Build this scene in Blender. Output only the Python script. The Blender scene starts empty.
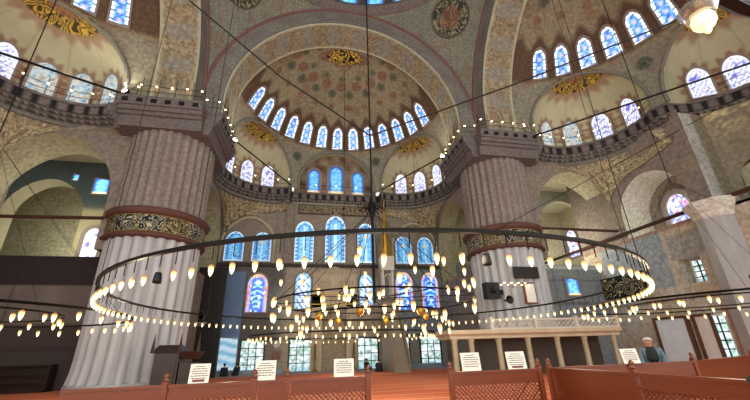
import bpy, math, random
import numpy as np
from math import pi, sin, cos, sqrt, radians as rad
from mathutils import Vector, Matrix
from mathutils.geometry import delaunay_2d_cdt
random.seed(4); RNG = np.random.default_rng(7)
SC = bpy.context.scene; COL = SC.collection
LIGHT_RING, LIGHT_CORE, LIGHT_SIDE, FILL_AISLE, LIGHT_CORNICE = 60, 300, 100, 260, 62
WORLD_STR, WORLD_COL, EXPO = 1.95, (.97, 1.0, .95), .25

# ------------------------------------------------------------------ colours
def lin(h):
    h = h.lstrip('#'); c = np.array([int(h[i:i+2], 16) for i in (0, 2, 4)]) / 255.
    return np.where(c <= .04045, c / 12.92, ((c + .055) / 1.055) ** 2.4)

# ------------------------------------------------------------------ value noise for ornament design
class Noise:
    def __init__(s, seed):
        s.t = np.random.default_rng(seed).random((64, 64, 64))
    def __call__(s, x, y, z=0.0):
        x, y, z = np.broadcast_arrays(np.asarray(x, float), y, z)
        xi, yi, zi = np.floor(x).astype(int), np.floor(y).astype(int), np.floor(z).astype(int)
        fx, fy, fz = x - xi, y - yi, z - zi
        fx, fy, fz = [f * f * (3 - 2 * f) for f in (fx, fy, fz)]
        g = lambda a, b, c: s.t[(xi + a) & 63, (yi + b) & 63, (zi + c) & 63]
        l = lambda a, b, t: a + (b - a) * t
        return l(l(l(g(0,0,0), g(1,0,0), fx), l(g(0,1,0), g(1,1,0), fx), fy),
                 l(l(g(0,0,1), g(1,0,1), fx), l(g(0,1,1), g(1,1,1), fx), fy), fz)
N1, N2 = Noise(1), Noise(2)
def mixc(a, b, t):
    t = np.clip(np.asarray(t, float), 0, 1)[..., None]
    return np.asarray(a) * (1 - t) + np.asarray(b) * t
def scroll(u, v, s, seed=0.0):
    """curling strokes: 1 on a stroke, 0 off"""
    a = N1(u * s + seed, v * s + 3.1, 1.5) + .5 * N2(u * s * 2.1, v * s * 2.1 + seed, .3)
    return np.clip(1 - np.abs(np.mod(a * 7, 1) - .5) * 3.2, 0, 1)

# ------------------------------------------------------------------ materials
def new_mat(name):
    m = bpy.data.materials.new(name); m.use_nodes = True
    nt = m.node_tree; b = nt.nodes['Principled BSDF']
    return m, nt, b
def painted(name, scale=2.5, lo=.72, hi=1.22, rough=.7, spec=.25, stretch=(1, 1, 1)):
    m, nt, b = new_mat(name); n, L = nt.nodes, nt.links
    at = n.new('ShaderNodeAttribute'); at.attribute_name = 'Col'
    tc = n.new('ShaderNodeTexCoord'); mp = n.new('ShaderNodeMapping'); mp.inputs['Scale'].default_value = stretch
    L.new(tc.outputs['Object'], mp.inputs['Vector'])
    v = n.new('ShaderNodeTexVoronoi'); v.feature = 'DISTANCE_TO_EDGE'; v.inputs['Scale'].default_value = scale
    nz = n.new('ShaderNodeTexNoise'); nz.inputs['Scale'].default_value = scale * 1.7; nz.inputs['Detail'].default_value = 3
    L.new(mp.outputs[0], v.inputs['Vector']); L.new(mp.outputs[0], nz.inputs['Vector'])
    r1 = n.new('ShaderNodeMapRange'); r1.inputs['From Max'].default_value = .25
    r1.inputs['To Min'].default_value = lo; r1.inputs['To Max'].default_value = (lo + hi) / 2
    L.new(v.outputs['Distance'], r1.inputs['Value'])
    r2 = n.new('ShaderNodeMapRange'); r2.inputs['From Min'].default_value = .3; r2.inputs['From Max'].default_value = .7
    r2.inputs['To Min'].default_value = lo; r2.inputs['To Max'].default_value = hi
    L.new(nz.outputs['Fac'], r2.inputs['Value'])
    ad = n.new('ShaderNodeMath'); ad.operation = 'ADD'; L.new(r1.outputs[0], ad.inputs[0]); L.new(r2.outputs[0], ad.inputs[1])
    hf = n.new('ShaderNodeMath'); hf.operation = 'MULTIPLY'; hf.inputs[1].default_value = .52; L.new(ad.outputs[0], hf.inputs[0])
    sc = n.new('ShaderNodeVectorMath'); sc.operation = 'SCALE'; L.new(at.outputs['Color'], sc.inputs[0]); L.new(hf.outputs[0], sc.inputs['Scale'])
    L.new(sc.outputs[0], b.inputs['Base Color'])
    b.inputs['Roughness'].default_value = rough; b.inputs['Specular IOR Level'].default_value = spec
    return m
def plain(name, hexc, rough=.6, metal=0., nscale=8., amt=.2, spec=.3):
    m, nt, b = new_mat(name); n, L = nt.nodes, nt.links
    nz = n.new('ShaderNodeTexNoise'); nz.inputs['Scale'].default_value = nscale; nz.inputs['Detail'].default_value = 4
    tc = n.new('ShaderNodeTexCoord'); L.new(tc.outputs['Object'], nz.inputs['Vector'])
    mx = n.new('ShaderNodeMix'); mx.data_type = 'RGBA'
    c = lin(hexc)
    mx.inputs[6].default_value = (*np.clip(c * (1 - amt), 0, 1), 1); mx.inputs[7].default_value = (*np.clip(c * (1 + amt), 0, 1), 1)
    L.new(nz.outputs['Fac'], mx.inputs[0]); L.new(mx.outputs[2], b.inputs['Base Color'])
    b.inputs['Roughness'].default_value = rough; b.inputs['Metallic'].default_value = metal
    b.inputs['Specular IOR Level'].default_value = spec
    return m
def wooden(name, hexc, rough=.35):
    m, nt, b = new_mat(name); n, L = nt.nodes, nt.links
    tc = n.new('ShaderNodeTexCoord'); mp = n.new('ShaderNodeMapping'); mp.inputs['Scale'].default_value = (2, 2, 14)
    w = n.new('ShaderNodeTexNoise'); w.inputs['Scale'].default_value = 2.2; w.inputs['Detail'].default_value = 5
    L.new(tc.outputs['Object'], mp.inputs[0]); L.new(mp.outputs[0], w.inputs['Vector'])
    mx = n.new('ShaderNodeMix'); mx.data_type = 'RGBA'; c = lin(hexc)
    mx.inputs[6].default_value = (*(c * .6), 1); mx.inputs[7].default_value = (*np.clip(c * 1.35, 0, 1), 1)
    L.new(w.outputs['Fac'], mx.inputs[0]); L.new(mx.outputs[2], b.inputs['Base Color']); b.inputs['Roughness'].default_value = rough
    return m
def glowing(name, strength, hexc=None, attr=False):
    m, nt, b = new_mat(name); n, L = nt.nodes, nt.links
    if attr:
        at = n.new('ShaderNodeAttribute'); at.attribute_name = 'Col'
        L.new(at.outputs['Color'], b.inputs['Emission Color']); b.inputs['Base Color'].default_value = (.03, .03, .04, 1)
    else:
        b.inputs['Emission Color'].default_value = (*lin(hexc), 1); b.inputs['Base Color'].default_value = (.8, .75, .65, 1)
    b.inputs['Emission Strength'].default_value = strength; b.inputs['Roughness'].default_value = .2
    return m
M = dict(
    dome=painted('painted plaster fine', 2.6, .6, 1.36), plaster=painted('painted plaster plain', 1.3, .9, 1.08),
    arabesque=painted('painted arabesque', 4.2, .55, 1.4), tile=painted('glazed tile', 3.6, .62, 1.3, .45, .4),
    stone=painted('veined marble', 1.1, .82, 1.15, .5, .3, (1, 1, .35)), carve=painted('carved stone', 3.2, .6, 1.3, .7),
    carpet=painted('woven carpet', 5, .8, 1.15, .95, .05),
    glass=glowing('backlit stained glass', 1.75, attr=True), clear=glowing('daylit clear glass', .85, attr=True),
    bulb=glowing('lit bulb', 1.5, attr=True), globe_bulb=glowing('lit globe lamp', .8, '#ffecb4'), smallbulb=glowing('small lit bulb', 8.0, '#ffe2a6'), flood=glowing('floodlight glass', 25.0, '#fff3d8'),
    iron=plain('black iron', '#14110f', .5, .6), rust=plain('brown painted iron', '#4a2f26', .55, .2), lead=plain('window lead', '#4a4340', .7),
    frame=plain('window plaster frame', '#8b8078', .8), gold=plain('gilded metal', '#b98f36', .35, .7), brass=plain('brass fitting', '#9a7a3a', .35, .8),
    wood=wooden('polished red brown wood', '#70371d', .3), darkwood=wooden('dark wood', '#2e1d18', .4), marble=plain('pale marble', '#c9bfb2', .4, 0, 3, .12),
    black=plain('black plastic', '#0c0b0c', .45), white=plain('white paper', '#e6e2d8', .7, 0, 5, .03), cream=plain('cream marble', '#a89a80', .45, 0, 3, .12),
    skin=plain('skin', '#b98468', .6, 0, 10, .06), cloth=plain('dark clothes', '#23272c', .85), shirt=plain('blue grey jacket', '#5f707c', .8),
    hair=plain('grey hair', '#b9b4ac', .8), globe=None, cable=plain('dark cable', '#1a1614', .6), slate=plain('slate board', '#23211f', .5),
)
def glass_globe():
    m, nt, b = new_mat('lamp globe glass')
    b.inputs['Transmission Weight'].default_value = .85; b.inputs['Roughness'].default_value = .08; b.inputs['Base Color'].default_value = (.95, .9, .82, 1)
    b.inputs['IOR'].default_value = 1.2
    return m
M['globe'] = glass_globe(); M['taupe'] = plain('carved taupe marble', '#8f8270', .5, 0, 6, .2)

# ------------------------------------------------------------------ mesh plumbing
def mesh_obj(name, V, F, mat, parent=None, col=None, smooth=False, loc=None, rz=0.0):
    me = bpy.data.meshes.new(name); me.from_pydata([tuple(map(float, v)) for v in V], [], [tuple(map(int, f)) for f in F]); me.update()
    if col is not None:
        col = np.asarray(col, float)
        if col.ndim == 1: col = np.tile(col, (len(V), 1))
        a = me.color_attributes.new('Col', 'FLOAT_COLOR', 'POINT')
        a.data.foreach_set('color', np.hstack([col, np.ones((len(V), 1))]).astype(np.float32).ravel())
    if smooth: me.polygons.foreach_set('use_smooth', [True] * len(me.polygons))
    o = bpy.data.objects.new(name, me); COL.objects.link(o); me.materials.append(mat)
    if parent is not None: o.parent = parent
    if loc is not None: o.location = loc
    o.rotation_euler = (0, 0, rz)
    return o
def copy_obj(o, loc=None, rz=None, parent=None):
    c = o.copy(); COL.objects.link(c)
    if loc is not None: c.location = loc
    if rz is not None: c.rotation_euler = (0, 0, rz)
    if parent is not None: c.parent = parent
    return c
def copy_tree(o, loc=None, rz=None, parent=None):
    c = copy_obj(o, loc, rz, parent)
    for ch in list(o.children): copy_tree(ch, parent=c)
    return c
def struct(o):
    o['kind'] = 'structure'; return o
def tag(o, label, cat, group=None):
    o['label'] = label; o['category'] = cat
    if group: o['group'] = group
    return o
def thing(name, label, cat, loc=(0, 0, 0), rz=0.0, group=None):
    o = bpy.data.objects.new(name, None); COL.objects.link(o); o.location = loc; o.rotation_euler = (0, 0, rz)
    o.empty_display_size = .2
    return tag(o, label, cat, group)
class MB:
    """collects shapes into one mesh"""
    def __init__(s): s.V = []; s.F = []; s.C = []
    def add(s, V, F, col=None):
        n = len(s.V); s.V += [tuple(v) for v in V]; s.F += [tuple(i + n for i in f) for f in F]
        s.C += [tuple(col) if col is not None else (.5, .5, .5)] * len(V); return s
    def box(s, a, b, col=None, rz=0., piv=(0, 0)):
        x0, y0, z0 = a; x1, y1, z1 = b
        V = [(x, y, z) for z in (z0, z1) for x, y in ((x0, y0), (x1, y0), (x1, y1), (x0, y1))]
        if rz:
            c, q = cos(rz), sin(rz); V = [(piv[0] + (x-piv[0])*c - (y-piv[1])*q, piv[1] + (x-piv[0])*q + (y-piv[1])*c, z) for x, y, z in V]
        return s.add(V, [(3,2,1,0), (4,5,6,7), (0,1,5,4), (1,2,6,5), (2,3,7,6), (3,0,4,7)], col)
    def bar(s, a, b, r, n=6, r2=None, col=None):
        a, b = Vector(a), Vector(b); d = (b - a).normalized(); r2 = r if r2 is None else r2
        u = d.orthogonal().normalized(); w = d.cross(u)
        V = [tuple(p + (u * cos(2*pi*i/n) + w * sin(2*pi*i/n)) * q) for p, q in ((a, r), (b, r2)) for i in range(n)]
        return s.add(V, [(i, (i+1) % n, n + (i+1) % n, n + i) for i in range(n)] + [tuple(range(n))[::-1], tuple(range(n, 2*n))], col)
    def tube(s, pts, r, n=6, closed=False, col=None):
        P = [Vector(p) for p in pts]; m = len(P); V = []
        for i, q in enumerate(P):
            d = (P[(i+1) % m] - P[i-1]) if closed else (P[min(i+1, m-1)] - P[max(i-1, 0)])
            d.normalize(); up = Vector((0, 0, 1)) if abs(d.z) < .9 else Vector((1, 0, 0))
            u = d.cross(up).normalized(); w = u.cross(d)
            V += [tuple(q + (u * cos(2*pi*k/n) + w * sin(2*pi*k/n)) * r) for k in range(n)]
        F = []
        for i in range(m if closed else m - 1):
            j = (i + 1) % m
            F += [(i*n+k, i*n+(k+1) % n, j*n+(k+1) % n, j*n+k) for k in range(n)]
        if not closed: F += [tuple(range(n))[::-1], tuple(range((m-1)*n, m*n))]
        return s.add(V, F, col)
    def lathe(s, prof, c=(0, 0, 0), n=16, col=None, a0=0., a1=2*pi):
        full = abs(a1 - a0 - 2*pi) < 1e-6; k = n if full else n + 1; V = []
        for r, z in prof: V += [(c[0] + r*cos(a0 + (a1-a0)*i/n), c[1] + r*sin(a0 + (a1-a0)*i/n), c[2] + z) for i in range(k)]
        F = []
        for j in range(len(prof) - 1):
            for i in range(n): F.append((j*k+i, j*k+(i+1) % k, (j+1)*k+(i+1) % k, (j+1)*k+i))
        if full: F += [tuple(range(k))[::-1], tuple(range((len(prof)-1)*k, len(prof)*k))]
        return s.add(V, F, col)
    def build(s, name, mat, parent=None, smooth=False, loc=None, rz=0.):
        return mesh_obj(name, s.V, s.F, mat, parent, np.array(s.C), smooth, loc, rz)
def grid(name, X, mat, parent=None, col=None, smooth=True, flip=False, loc=None, rz=0.):
    """X: (nu, nv, 3)"""
    nu, nv = X.shape[:2]; idx = np.arange(nu*nv).reshape(nu, nv)
    F = np.stack([idx[:-1, :-1], idx[1:, :-1], idx[1:, 1:], idx[:-1, 1:]], -1).reshape(-1, 4)
    if flip: F = F[:, ::-1]
    c = None if col is None else (np.broadcast_to(np.asarray(col, float), X.shape)).reshape(-1, 3)
    return mesh_obj(name, X.reshape(-1, 3), F, mat, parent, c, smooth, loc, rz)

def arch(cx, hw, zs, zb, point=1.08, n=28):
    """outline of an arched opening in (s, z), from lower left over the crown to lower right"""
    P = [(cx - hw, zb)]
    for i in range(n + 1):
        a = pi - pi * i / n
        k = 1 + (point - 1) * sin(a) ** 6
        P.append((cx + hw * cos(a), zs + hw * sin(a) * k))
    return P + [(cx + hw, zb)]
def inside(P, x, y):
    P = np.array(P); n = len(P); r = np.zeros(np.shape(x), bool); j = n - 1
    for i in range(n):
        c = ((P[i, 1] > y) != (P[j, 1] > y)) & (x < (P[j, 0] - P[i, 0]) * (y - P[i, 1]) / (P[j, 1] - P[i, 1] + 1e-12) + P[i, 0])
        r ^= c; j = i
    return r
def sheet(name, fmap, s0, s1, z0, z1, holes, step, paint, mat, parent=None, flip=False, smooth=False, reveal=None, rcol=None, thick=None, loc=None, rz=0.):
    """a wall or vault over the (s, z) rectangle, with arched holes; fmap(s, z, d) -> xyz; reveal: depth of the soffit"""
    ns, nz = max(2, int((s1-s0)/step)), max(2, int((z1-z0)/step))
    S, Z = np.meshgrid(np.linspace(s0, s1, ns+1), np.linspace(z0, z1, nz+1), indexing='ij')
    pts = np.stack([S.ravel(), Z.ravel()], 1); keep = np.ones(len(pts), bool)
    for h in holes: keep &= ~inside(h, pts[:, 0], pts[:, 1])
    V = [Vector(p) for p in pts[keep]]; E = []
    for h in holes:
        n0 = len(V); V += [Vector((min(max(a, s0), s1), min(max(b, z0), z1))) for a, b in h]; E += [(n0+i, n0+(i+1) % len(h)) for i in range(len(h))]
    vo, _, fo, _, _, _ = delaunay_2d_cdt(V, E, [], 0, 1e-5)
    P2 = np.array([tuple(v) for v in vo]); F = np.array([tuple(f) for f in fo if len(f) == 3])
    cen = P2[F].mean(1); bad = np.zeros(len(F), bool)
    for h in holes: bad |= inside(h, cen[:, 0], cen[:, 1])
    F = F[~bad]
    X = fmap(P2[:, 0], P2[:, 1], 0.); C = paint(P2[:, 0], P2[:, 1])
    V3 = list(map(tuple, X)); F3 = [tuple(f[::-1]) if flip else tuple(f) for f in F]; C3 = list(map(tuple, C))
    if reveal:
        for h in holes:
            H = np.array(h); nd = 5
            n0 = len(V3); ds = np.linspace(0, reveal, nd)
            rc = rcol if callable(rcol) else (lambda s, z, d, q=rcol: np.broadcast_to(q, (len(s), 3)))
            for d in ds:
                Y = fmap(H[:, 0], np.maximum(H[:, 1], z0), d); V3 += list(map(tuple, Y)); C3 += list(map(tuple, rc(H[:, 0], H[:, 1], d)))
            m = len(H)
            for k in range(nd-1):
                for i in range(m-1): F3.append((n0+k*m+i, n0+k*m+i+1, n0+(k+1)*m+i+1, n0+(k+1)*m+i))
    return mesh_obj(name, V3, F3, mat, parent, np.array(C3), smooth, loc, rz)

# ------------------------------------------------------------------ stained glass windows
BL = {k: lin(v) for k, v in dict(white='#f4f6ff', sky='#7fc4ea', cyan='#46a5d8', blue='#2a55b8', deep='#1b2f8e', violet='#8f7fd8', pink='#cf9be0', dark='#141a33',
      red='#c4452f', gold='#e0b24a', green='#3f8f6a', pale='#cfe6f2', leaf='#79a48c').items()}
def stain(style, u, v, hw, h, seed):
    """u in [-1, 1], v in [0, 1] -> rgb"""
    x, y = u * hw, v * h
    n = N1(x * 9 + seed, y * 9, seed); n2 = N2(x * 5, y * 5 + seed, .7)
    edge = np.maximum(np.abs(u), np.where(v > .8, np.hypot(u, (v - .8) / .2 * 1.), 0)); edge = np.maximum(edge, 1 - v * h / (.13 * h + 1e-6) * .35 if False else edge)
    c = mixc(BL['blue'], BL['violet'], n2 * 1.6 - .3)
    if style == 'ring':
        c = mixc(BL['blue'], BL['sky'], n * 1.3 - .2)
        ph = np.mod(v * 3.4 + .15, 1) - .5; d = np.hypot(u * 1.15, ph * 1.5)
        c = mixc(c, BL['pink'], np.clip(1.3 - d * 3.2, 0, 1) * .85); c = mixc(c, BL['deep'], np.clip(1 - np.abs(d - .62) * 7, 0, 1) * .9)
        dots = np.where(np.mod(v * 8 + (u > 0) * .5, 1) < .68, 1., .12)
        c = mixc(c, BL['white'] * 1.15, np.clip((np.maximum(edge, 1 - v * 9) - .62) * 7, 0, 1) * dots)
        c = c * np.where((edge > .6) & (dots < .5), .35, 1.)[..., None]
    elif style == 'exedra':
        g = np.clip(np.abs(np.sin(x * 11 + y * 7)) * np.abs(np.sin(x * 11 - y * 7)) * 2.2, 0, 1)
        c = mixc(BL['blue'], BL['violet'], n * 1.5 - .2); c = mixc(c, BL['white'] * 1.15, g * (n2 > .3) * .95)
        c = mixc(c, BL['deep'], np.clip(1 - np.abs(np.mod((x + y) * 3.4, 1) - .5) * 8, 0, 1) * .6)
        c = mixc(c, BL['white'], np.clip((edge - .72) * 6, 0, 1) * .8)
    elif style == 'cream':
        c = mixc(lin('#b9b2a0'), lin('#e6e2d4'), n * 1.5 - .2); c = mixc(c, BL['sky'], (n2 - .45) * 2.2)
        c = mixc(c, BL['dark'], np.clip(1 - np.abs(np.mod(n * 4, 1) - .5) * 5, 0, 1) * .7) * .8
    elif style == 'blue':
        c = mixc(BL['cyan'], BL['sky'], n * 1.6 - .3)
        c = mixc(c, BL['deep'] * .8, np.clip((scroll(x, y, 2.2, seed) - .3) * 1.6, 0, 1) * .8)
        c = mixc(c, BL['pale'], np.where((np.abs(u) < .14) & (v < .85), .55, 0.))
        c = mixc(c, BL['deep'] * 1.1, np.clip(1 - np.abs(edge - .66) * 6, 0, 1) * .9); dots = np.mod(v * 11, 1) < .55
        c = mixc(c, BL['sky'], np.where((edge > .72) & dots, .9, 0)); c = mixc(c, BL['blue'] * .7, np.where((edge > .72) & ~dots, .8, 0)); c = mixc(c, BL['pale'] * 1.1, np.clip((edge - .9) * 9, 0, 1))
        c = mixc(c, BL['gold'], np.where((np.abs(v - .66) < .03) & (np.abs(u) < .4), .6, 0)); c = mixc(c, BL['pale'], np.clip((.07 - v) * 12, 0, 1))
    elif style == 'azure':
        c = mixc(BL['cyan'] * .8, BL['sky'] * .9, n * 1.5 - .2); c = mixc(c, BL['blue'] * .7, np.clip(scroll(x, y, 3.2, seed) - .4, 0, 1) * 1.1)
        c = mixc(c, BL['blue'] * .6, np.clip((edge - .55) * 3, 0, 1)); c = mixc(c, BL['gold'] * 1.1, np.clip((.13 - v) * 9, 0, 1))
    elif style == 'deep':
        c = mixc(BL['deep'] * 1.1, BL['blue'] * 1.3, n * 1.5 - .2)
        c = mixc(c, BL['sky'], np.where((np.abs(u) < .5 * np.sin(v * pi) + .1) & (np.mod(y * 2.3 + np.abs(x), 1) < .4), .85, 0.))
        c = mixc(c, BL['white'], (n2 > .72) * .9); e = np.clip((edge - .58) * 5, 0, 1)
        m = mixc(BL['violet'], BL['gold'], n * 2 - .7); m = mixc(m, BL['red'], (n2 > .6) * .7); m = mixc(m, BL['sky'], (n < .35) * .8)
        c = mixc(c, m * .8, e); c = mixc(c, BL['gold'] * .7, np.clip((v - .86) * 8, 0, 1) * .6)
    elif style == 'pale':
        c = mixc(BL['sky'] * .8, BL['pale'], .5 + .5*np.sin(y*9 + 1.2*np.sin(x*3))) * (.75 + .3*n[..., None])
    elif style == 'slant':
        st = np.mod(x * 2.2 + y * 1.5, 1)
        c = mixc(BL['pale'], BL['blue'], np.clip((np.abs(st - .5) - .2) * 6, 0, 1)); c = mixc(c, BL['white'], (n2 > .66) * .8)
        c = mixc(c, BL['sky'] * .8, np.clip((edge - .65) * 5, 0, 1)); c = c * .8
    elif style == 'floral':
        c = mixc(BL['white'] * 1.15, BL['violet'], np.clip(n * 2.2 - 1.0, 0, 1)); c = mixc(c, BL['blue'], (n2 > .6) * .8); c = mixc(c, lin('#d0619a'), (n2 < .33) * .75)
        d = np.mod(y * 2.0, 1) - .5; c = mixc(c, BL['dark'], np.clip((np.abs(np.mod(n * 5, 1) - .5) - .36) * 9, 0, 1) * .8)
    elif style == 'orange':
        c = mixc(BL['white'], BL['gold'], np.clip(n * 2 - .5, 0, 1)); c = mixc(c, BL['red'], np.clip(n2 * 2.4 - .9, 0, 1) * .9); c = mixc(c, BL['violet'], (n < .35) * .8)
    elif style == 'day':
        c = mixc(lin('#b8d8e4'), BL['white'], n * 1.6 - .2); c = mixc(c, BL['leaf'], np.clip((n2 - .38) * 3.5, 0, 1) * .85); c = mixc(c, lin('#1f3a34'), (n > .6) * .6)
        c = mixc(c, lin('#53838f'), np.clip((.28 - v) * 5, 0, 1) * .6)
    return c
WCOUNT = [0]
def window(fsurf, hw, h, style, seed=0., arched=True, rim=.12, depth=.09, bars=None, matk='glass', res=.11, loc=None, rz=0., framemat='frame', gain=1.0):
    """fsurf(u, v, d) in metres -> xyz (d towards the room). Frame mesh is window_<n>; pane and bars are its parts."""
    WCOUNT[0] += 1; nm = 'window_%d' % WCOUNT[0]
    zs = h - hw * 1.15 if arched else h
    def half(v):
        if not arched: return np.full_like(v, hw)
        t = np.clip((v - zs) / (h - zs), 0, 1); return hw * np.sqrt(np.maximum(1 - t ** 2.0, 0)) * np.where(t > .0, 1 - .06 * t, 1)
    nv = max(6, int(h / res)); nu = max(5, int(2 * hw / res))
    vv = np.concatenate([np.linspace(0, zs, nv, endpoint=False), zs + (h - zs) * np.sin(np.linspace(0, pi/2, 9))]) if arched else np.linspace(0, h, nv + 1)
    U = np.linspace(-1, 1, nu + 1)[:, None] * half(vv)[None, :]; Vv = np.broadcast_to(vv, U.shape)
    # frame: rim strip round the outline
    out = [(-hw, 0.)] + [(-float(half(np.array(v))), float(v)) for v in vv[1:]] + [(float(half(np.array(v))), float(v)) for v in vv[::-1][1:]]
    O = np.array(out); cen = np.array([0, h * .45])
    big = cen + (O - cen) * (1 + rim / np.array([hw, h * .5]))
    rings = [(O, .015), (O, depth), (big, depth), (big, -.02)]
    Vf = np.concatenate([fsurf(r[:, 0], r[:, 1], np.full(len(r), d)) for r, d in rings]); m = len(O)
    F = [(k*m+i, k*m+(i+1) % m, (k+1)*m+(i+1) % m, (k+1)*m+i) for k in range(3) for i in range(m)]
    fr = struct(mesh_obj(nm, Vf, F, M[framemat], None, None, False, loc, rz))
    X = fsurf(U.ravel(), Vv.ravel(), np.full(U.size, .02)).reshape(U.shape + (3,))
    c = stain(style, np.repeat(np.linspace(-1, 1, nu + 1)[:, None], U.shape[1], 1), Vv / h, hw, h, seed) * gain
    grid('pane', X, M[matk], fr, c, False)
    if bars:
        b = MB(); nx, nz = bars
        for i in range(1, nx):
            u = -hw + 2*hw*i/nx; q = fsurf(np.array([u, u]), np.array([0, h*.98 if not arched else zs + (h-zs)*sqrt(max(0, 1-(u/hw)**2))]), np.array([.05, .05])); b.bar(q[0], q[1], .045, 4)
        for j in range(1, nz):
            v = h*j/nz; w = float(half(np.array(v))); q = fsurf(np.array([-w, w]), np.array([v, v]), np.array([.05, .05])); b.bar(q[0], q[1], .045, 4)
        b.build('lattice', M['lead'], fr)
    return fr
def copy_window(o, loc, rz):
    WCOUNT[0] += 1
    c = copy_obj(o, loc, rz); c.name = 'window_%d' % WCOUNT[0]
    for ch in list(o.children): copy_obj(ch, parent=c)
    return c
def stack3(a, b, c):
    return np.stack(np.broadcast_arrays(np.asarray(a, float), b, c), -1)
def rot(p, a):
    return (p[0]*cos(a) - p[1]*sin(a), p[0]*sin(a) + p[1]*cos(a), p[2])

# ================================================================== THE HALL
# qibla direction is +y; dome axis at the origin; metres
AF, AR, AL = 0.0, -pi/2, pi/2            # front, right and left half-dome bays
SD_Y, SD_R, SD_Z = 12.2, 9.0, 17.8       # half-dome centre, radius, springing
EX_C, EX_R, EX_Z = 8.19, 3.73, 17.2      # niche vaults round each half-dome
CORN = 16.3
c_ = {k: lin(v) for k, v in dict(olive='#8f866c', tan='#9d9074', redbrown='#624234', green='#4a5a4c', cream='#a8a384', pale='#b4b096', grey='#8c8a80', purple='#7d7371',
      band='#8a7d74', orn='#b0a080', wall='#978a76', tile='#8e918c', dark='#4a403c', marble='#b8a58c', gold='#c9a545', black='#1d1a1c', teal='#4c5a59', white='#d8d2c8',
      pier='#94877f', shaft='#bdbcbf', muq='#d6c699', rust='#845a48', blue='#8b9aa6').items()}

# ---------------------------------------------------------------- floor
def fl_paint(X, Y):
    c = mixc(lin('#cf6a48'), lin('#de8260'), N1(X*.6, Y*.6))
    row = np.mod(Y + .2, 1.3); c = mixc(c, lin('#ecb79c'), np.clip(1 - np.abs(row - .65) / .1, 0, 1) * .8)
    c = mixc(c, lin('#b04a30'), np.clip(1 - np.abs(row - .25) / .07, 0, 1) * .6)
    return mixc(c, lin('#a59aa2'), np.clip((Y - 17.5)*2, 0, 1)*.9)  # greyish band near the qibla wall: reflected light painted into the carpet
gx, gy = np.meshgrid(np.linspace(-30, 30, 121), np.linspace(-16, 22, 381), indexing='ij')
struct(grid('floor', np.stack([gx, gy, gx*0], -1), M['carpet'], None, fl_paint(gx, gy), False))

# ---------------------------------------------------------------- half-dome shell
def sd_map(s, t, d):
    th = s / SD_R; R = SD_R + d
    ph = np.maximum(t, 0) / SD_R; rho = R * np.cos(ph); z = np.where(t < 0, SD_Z + t, SD_Z + R * np.sin(ph))
    return np.stack([rho * np.sin(th), rho * np.cos(th), z], -1)
def ex_cut(thc, rr=EX_R):
    """outline of a niche mouth on the shell, in (s, t)"""
    P = []
    pts = [(-rr, CORN - .2), (-rr, EX_Z)] + [(rr*cos(a), EX_Z + rr*sin(a)) for a in np.linspace(pi, 0, 40)[1:-1]] + [(rr, EX_Z), (rr, CORN - .2)]
    for s, z in pts:
        t = z - SD_Z if z < SD_Z else SD_R * math.asin((z - SD_Z) / SD_R)
        rho = SD_R if z < SD_Z else sqrt(SD_R**2 - (z - SD_Z)**2)
        P.append((SD_R * (rad(thc) + math.asin(s / rho)), t))
    return P
RING_D = 11.87
def sd_paint(s, t):
    p = sd_map(s, t, 0.); x, y, z = p[:, 0], p[:, 1], p[:, 2]; th = s / SD_R
    c = mixc(c_['olive'], c_['tan'], N1(x*.5, y*.5, z*.5))
    c = mixc(c, c_['rust'], np.clip((N2(x*1.2, y*1.2, z*1.2) - .58) * 5, 0, 1) * .45)
    low = np.clip((23.7 + .35*np.cos(th/rad(RING_D)*2*pi) - z) * 2.5, 0, 1) * np.clip((z - 20.9) * 5, 0, 1)
    c = mixc(c, c_['redbrown'] * .8, low * .85)
    c = mixc(c, c_['grey'], np.clip((20.9 - z) * 3, 0, 1) * .55)
    ze = np.arctan2(np.hypot(x, y), z - SD_Z)
    for zr, k, r, colr, off in ((rad(33), 9, .48, c_['green'] * .75, 0), (rad(23), 7, .38, c_['green'], .5), (rad(28), 9, .55, c_['rust'], .5), (rad(41), 11, .35, c_['rust'], 0), (rad(15), 6, .3, c_['rust'], 0)):
        st = pi / k; a = (np.mod(th / st + off, 1) - .5) * st
        dd = np.hypot(a * np.sin(zr) * SD_R, (ze - zr) * SD_R)
        c = mixc(c, colr, np.clip((r - dd) * 8, 0, 1) * .8)
        if colr is not c_['rust']: c = mixc(c, c_['tan'], np.clip(1 - np.abs(dd - r * .6) * 14, 0, 1) * .5)
    # lens-shaped inscription near the crown
    w = 1.6 * np.sqrt(np.clip(1 - ((y - 1.35) / .75) ** 2, 0, 1)); ins = (np.abs(x) < w) & (np.abs(y - 1.35) < .75)
    hal = (np.abs(x) < w * 1.35 + .2) & (np.abs(y - 1.35) < 1.05)
    c = mixc(c, c_['rust'], hal * .7)
    c = mixc(c, mixc(c_['black'], c_['gold'] * 1.3, (scroll(x, y * 1.4, 1.15) > .35) * 1.), ins * 1.)
    for q in (-27, 27):                       # spandrel roundels
        dd = np.hypot((th - rad(q)) * SD_R, z - 19.75); c = mixc(c, c_['green'] * .8, np.clip((.5 - dd) * 9, 0, 1)); c = mixc(c, c_['olive'], np.clip(1 - np.abs(dd - .25) * 12, 0, 1) * .5)
    return c
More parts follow.
